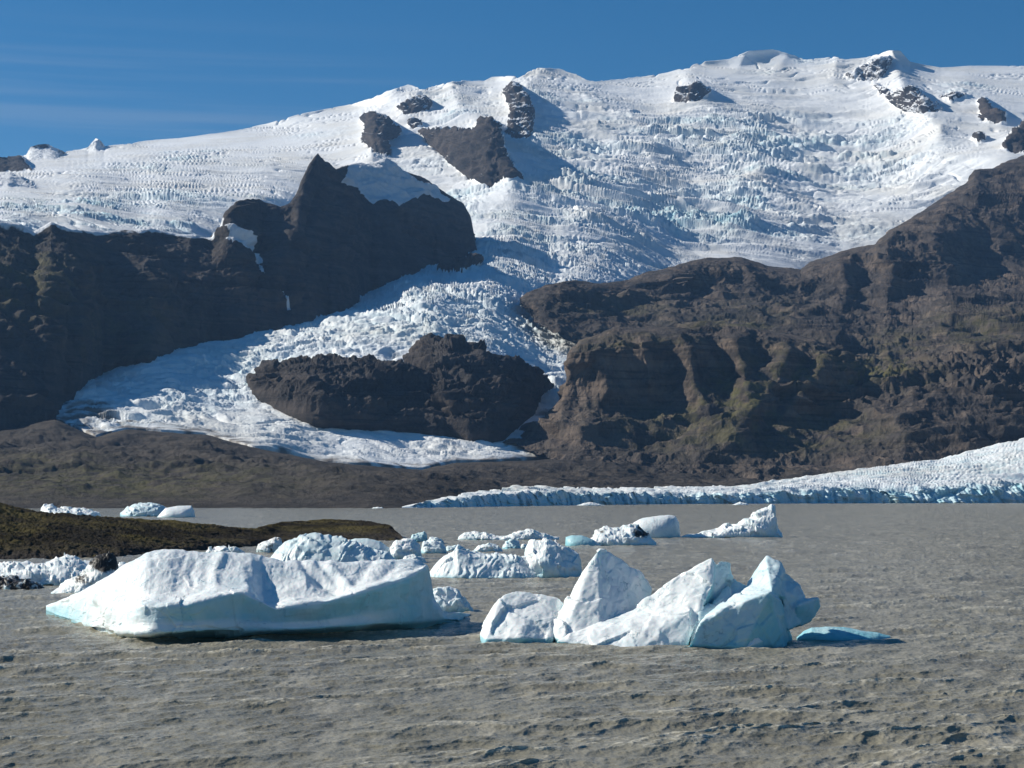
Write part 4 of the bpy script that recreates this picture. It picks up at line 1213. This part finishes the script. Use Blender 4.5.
root = berg_root(500, 578)
describe(root, 'iceberg with a slanting ribbed left half and a rounded white block on its right')
berg_mesh('ribbed_flank', [(427, 577), (434, 567), (444, 556), (453, 552), (458, 545), (463, 547), (470, 551), (486, 554), (496, 553), (510, 555), (522, 557), (536, 561), (548, 577)], 7, 'stripe', 578, 40, 1.0, .55, .22, parent=root)
berg_mesh('white_block', [(520, 577), (526, 562), (527, 548), (534, 542), (545, 540), (556, 541), (568, 549), (578, 553.5), (581, 561), (582, 577)], 7.5, 'rough', 578, 41, .8, .45, .16, parent=root, yoff=1.0)

root = berg_root(620, 545)
describe(root, 'mixed iceberg made of a low teal slab, a dirt-streaked middle and a smooth white block')
berg_mesh('teal_slab', [(565, 546), (565.5, 537), (572, 535), (582, 535.5), (592, 539), (601, 545)], 6, 'smooth', 546, 42, .5, .45, .65, parent=root, mat=M_AQUA)
berg_mesh('dirty_hump', [(584, 545), (592, 538), (596, 531), (604, 527), (612, 528), (622, 527), (630, 523.5), (638, 527), (646, 533), (656, 543)], 8, 'rough', 545.5, 43, .9, .5, .15, dirt=[(641, 532, 9, 8, 1.1), (600, 531, 5, 3, .7), (612, 538, 9, 3, .5)], parent=root)
berg_mesh('white_block', [(628, 536), (633, 523), (640, 519), (652, 516.5), (668, 515), (675, 516), (678.5, 522), (679.5, 533), (680, 537)], 9, 'smooth', 538, 44, .5, .45, .14, parent=root, yoff=2.0)

o = berg_mesh('iceberg', [(680, 537), (686, 534.5), (698, 533), (703, 530.5), (718, 529), (724, 525), (735, 522.5), (745, 517), (756, 511), (764, 507), (771, 504.5), (774, 506), (775, 520), (777, 528), (781, 533), (782, 537)], 9, 'rough', 537.5, 45, .9, .6, .12)
describe(o, 'white iceberg shaped like a shark fin, alone on open water at the right')

# ---- ice along the islet shore
o = berg_mesh('iceberg', [(-30, 584), (-10, 568), (6, 563), (20, 561.5), (34, 562), (48, 563), (58, 558), (68, 555), (76, 556), (84, 560), (96, 562), (104, 572), (108, 584)], 9, 'chunk', 586, 46, .9, .5, .1, dirt=.12)
describe(o, 'long heap of broken greyish ice stranded along the islet shore at the left edge')
o = berg_mesh('iceberg', [(-24, 588), (-8, 578), (4, 573.5), (12, 574), (22, 577), (32, 579), (42, 583), (47, 588)], 3, 'chunk', 590, 47, .8, .5, .05, dirt=.75)
describe(o, 'low black dirt-covered ice ridge in front of the stranded heap at the left edge')
o = berg_mesh('iceberg', [(53, 593), (60, 589), (70, 582), (78, 577), (88, 571), (94, 560), (98, 555), (106, 553), (114, 554), (118, 557), (120, 566), (122, 585)], 4, 'rough', 594, 48, .8, .5, .05, dirt=[(108, 561, 17, 12, 1.5), (86, 578, 16, 9, .6)])
describe(o, 'leaning iceberg with a black dirt-caked head, beside the left tip of the slab')
o = berg_mesh('iceberg', [(112, 572), (118, 564), (126, 563), (132, 566), (136, 574)], 3, 'rough', 577, 49, .7, .5, .2)
describe(o, 'small white ice lump between the black-headed iceberg and the slab', None, 'ice chunk')

# ---- far bergs beyond the islet
o = berg_mesh('iceberg', [(40, 517), (42, 508), (45, 504), (52, 504.5), (58, 508), (70, 507.5), (80, 508.5), (90, 509), (100, 512), (102, 517)], 18, 'chunk', 516.5, 50, .8, .5, .1)
describe(o, 'low white iceberg beyond the islet with a knob at its left end')
root = berg_root(158, 516)
describe(root, 'far iceberg beyond the islet split into a blue hump and a flat white tail')
berg_mesh('blue_hump', [(121, 513), (128, 507.5), (136, 504), (146, 502.5), (158, 503.5), (168, 508), (172, 517)], 20, 'rough', 516.5, 51, .5, .55, .4, parent=root)
berg_mesh('flat_tail', [(158, 517), (166, 508), (178, 506), (192, 505.5), (195, 511), (196, 517)], 14, 'smooth', 517, 52, .5, .5, .08, parent=root, yoff=-15)
# ---- brash ice below the calving front
brash = [(420, 507.6, 9, 3.0, 'tiny ice scrap at the left tip of the calving front'), (441, 506.6, 16, 4, 'low white floe off the left tip of the calving front'),
         (468, 505.4, 18, 4, 'white floe with a peak, second from the left tip of the calving front'), (489, 505.4, 14, 5, 'pointed white floe drifting where the calving front turns blue'),
         (512, 505.2, 20, 3, 'flat white floe right of the pointed one below the calving front'), (590, 505.6, 30, 3.6, 'white floe with two humps below the middle of the calving front'),
         (740, 505, 18, 3.4, 'small white floe beyond the shark fin iceberg'), (378, 508.4, 12, 1.8, 'speck of ice below the dark moraine shore')]
for i, (x, wy, w, hh, lab) in enumerate(brash):
    r = np.random.RandomState(i + 5)
    k = np.linspace(-.5, .5, 7)
    sil = [(x + w * q, wy - hh * max(0.02, (1 - (2 * abs(q)) ** 2)) * r.uniform(.5, 1.1)) for q in k]
    sil[0] = (sil[0][0], wy); sil[-1] = (sil[-1][0], wy)
    describe(berg_mesh('ice_floe', sil, 14, 'chunk', wy, 80 + i, .7, .5, .05), lab, 'brash ice below the calving front', 'ice floe')

# ================================================================== haze, sky and sun
def build_haze():
    x, y0, y1, z0, z1 = 12500, -300, 12500, -4.5, 2250
    V = np.array([(-x, y0, z0), (x, y0, z0), (x, y1, z0), (-x, y1, z0), (-x, y0, z1), (x, y0, z1), (x, y1, z1), (-x, y1, z1)], float)
    Q = np.array([(3, 2, 1, 0), (4, 5, 6, 7), (0, 1, 5, 4), (1, 2, 6, 5), (2, 3, 7, 6), (3, 0, 4, 7)])
    m = bpy.data.materials.new('thin_haze'); m.use_nodes = True
    nt = m.node_tree; nt.nodes.clear()
    out = nt.nodes.new('ShaderNodeOutputMaterial')
    v = nt.nodes.new('ShaderNodeVolumePrincipled')
    v.inputs['Color'].default_value = (.3, .56, 1, 1)
    v.inputs['Density'].default_value = HAZE
    v.inputs['Anisotropy'].default_value = .2
    nt.links.new(v.outputs[0], out.inputs['Volume'])
    o = link_mesh('haze', V, Q, m, smooth=False)
    o['kind'] = 'stuff'


HAZE = 2.7e-5
if HAZE:
    build_haze()

W = bpy.data.worlds.new('World')
SC.world = W
W.use_nodes = True
nt = W.node_tree
bg = nt.nodes['Background']
t = NT(nt)
sky = t.n('ShaderNodeTexSky', sky_type='NISHITA', sun_disc=False)
sky.sun_elevation = math.radians(SUN_EL)
sky.sun_rotation = math.radians(-SUN_AZ)
sky.altitude = 2500
sky.air_density = 1.0
sky.dust_density = .35
sky.ozone_density = 2.5
# faint cirrus streaks low on the left
st = t.noise(1.0, 4, .55, t.vec((2.2, 2.2, 95), t.gen))
sep = t.n('ShaderNodeSeparateXYZ'); t.L(t.gen, sep.inputs[0])
zz = sep.outputs[2]
low = t.math('MULTIPLY', t.ramp(zz, .10, .19), t.ramp(zz, .25, .205))
left = t.ramp(sep.outputs[0], .03, -.14)
cl = t.math('MULTIPLY', t.math('MULTIPLY', t.ramp(st, .46, .72), low), t.math('MULTIPLY', left, .16))
hs = t.n('ShaderNodeHueSaturation')
hs.inputs['Saturation'].default_value = 1.42
hs.inputs['Hue'].default_value = .496
t.L(sky.outputs[0], hs.inputs['Color'])
t.put(bg.inputs['Color'], t.mix(cl, hs.outputs[0], (5.5, 6.0, 6.6)))
bg.inputs['Strength'].default_value = .065

sun = bpy.data.lights.new('sun', 'SUN')
sun.energy = 5.0
sun.angle = math.radians(.53)
sun.color = (1, .945, .83)
so = bpy.data.objects.new('sun', sun)
COL.objects.link(so)
import mathutils
so.rotation_euler = mathutils.Vector(TOSUN).to_track_quat('Z', 'Y').to_euler()
SC.view_settings.view_transform = 'Standard'
SC.view_settings.look = 'None'
SC.view_settings.exposure = 0.33
SC.view_settings.gamma = 1
SC.cycles.volume_bounces = 0
SC.cycles.max_bounces = 6
print('SCENE BUILT in %.1fs' % (time.time() - T0))
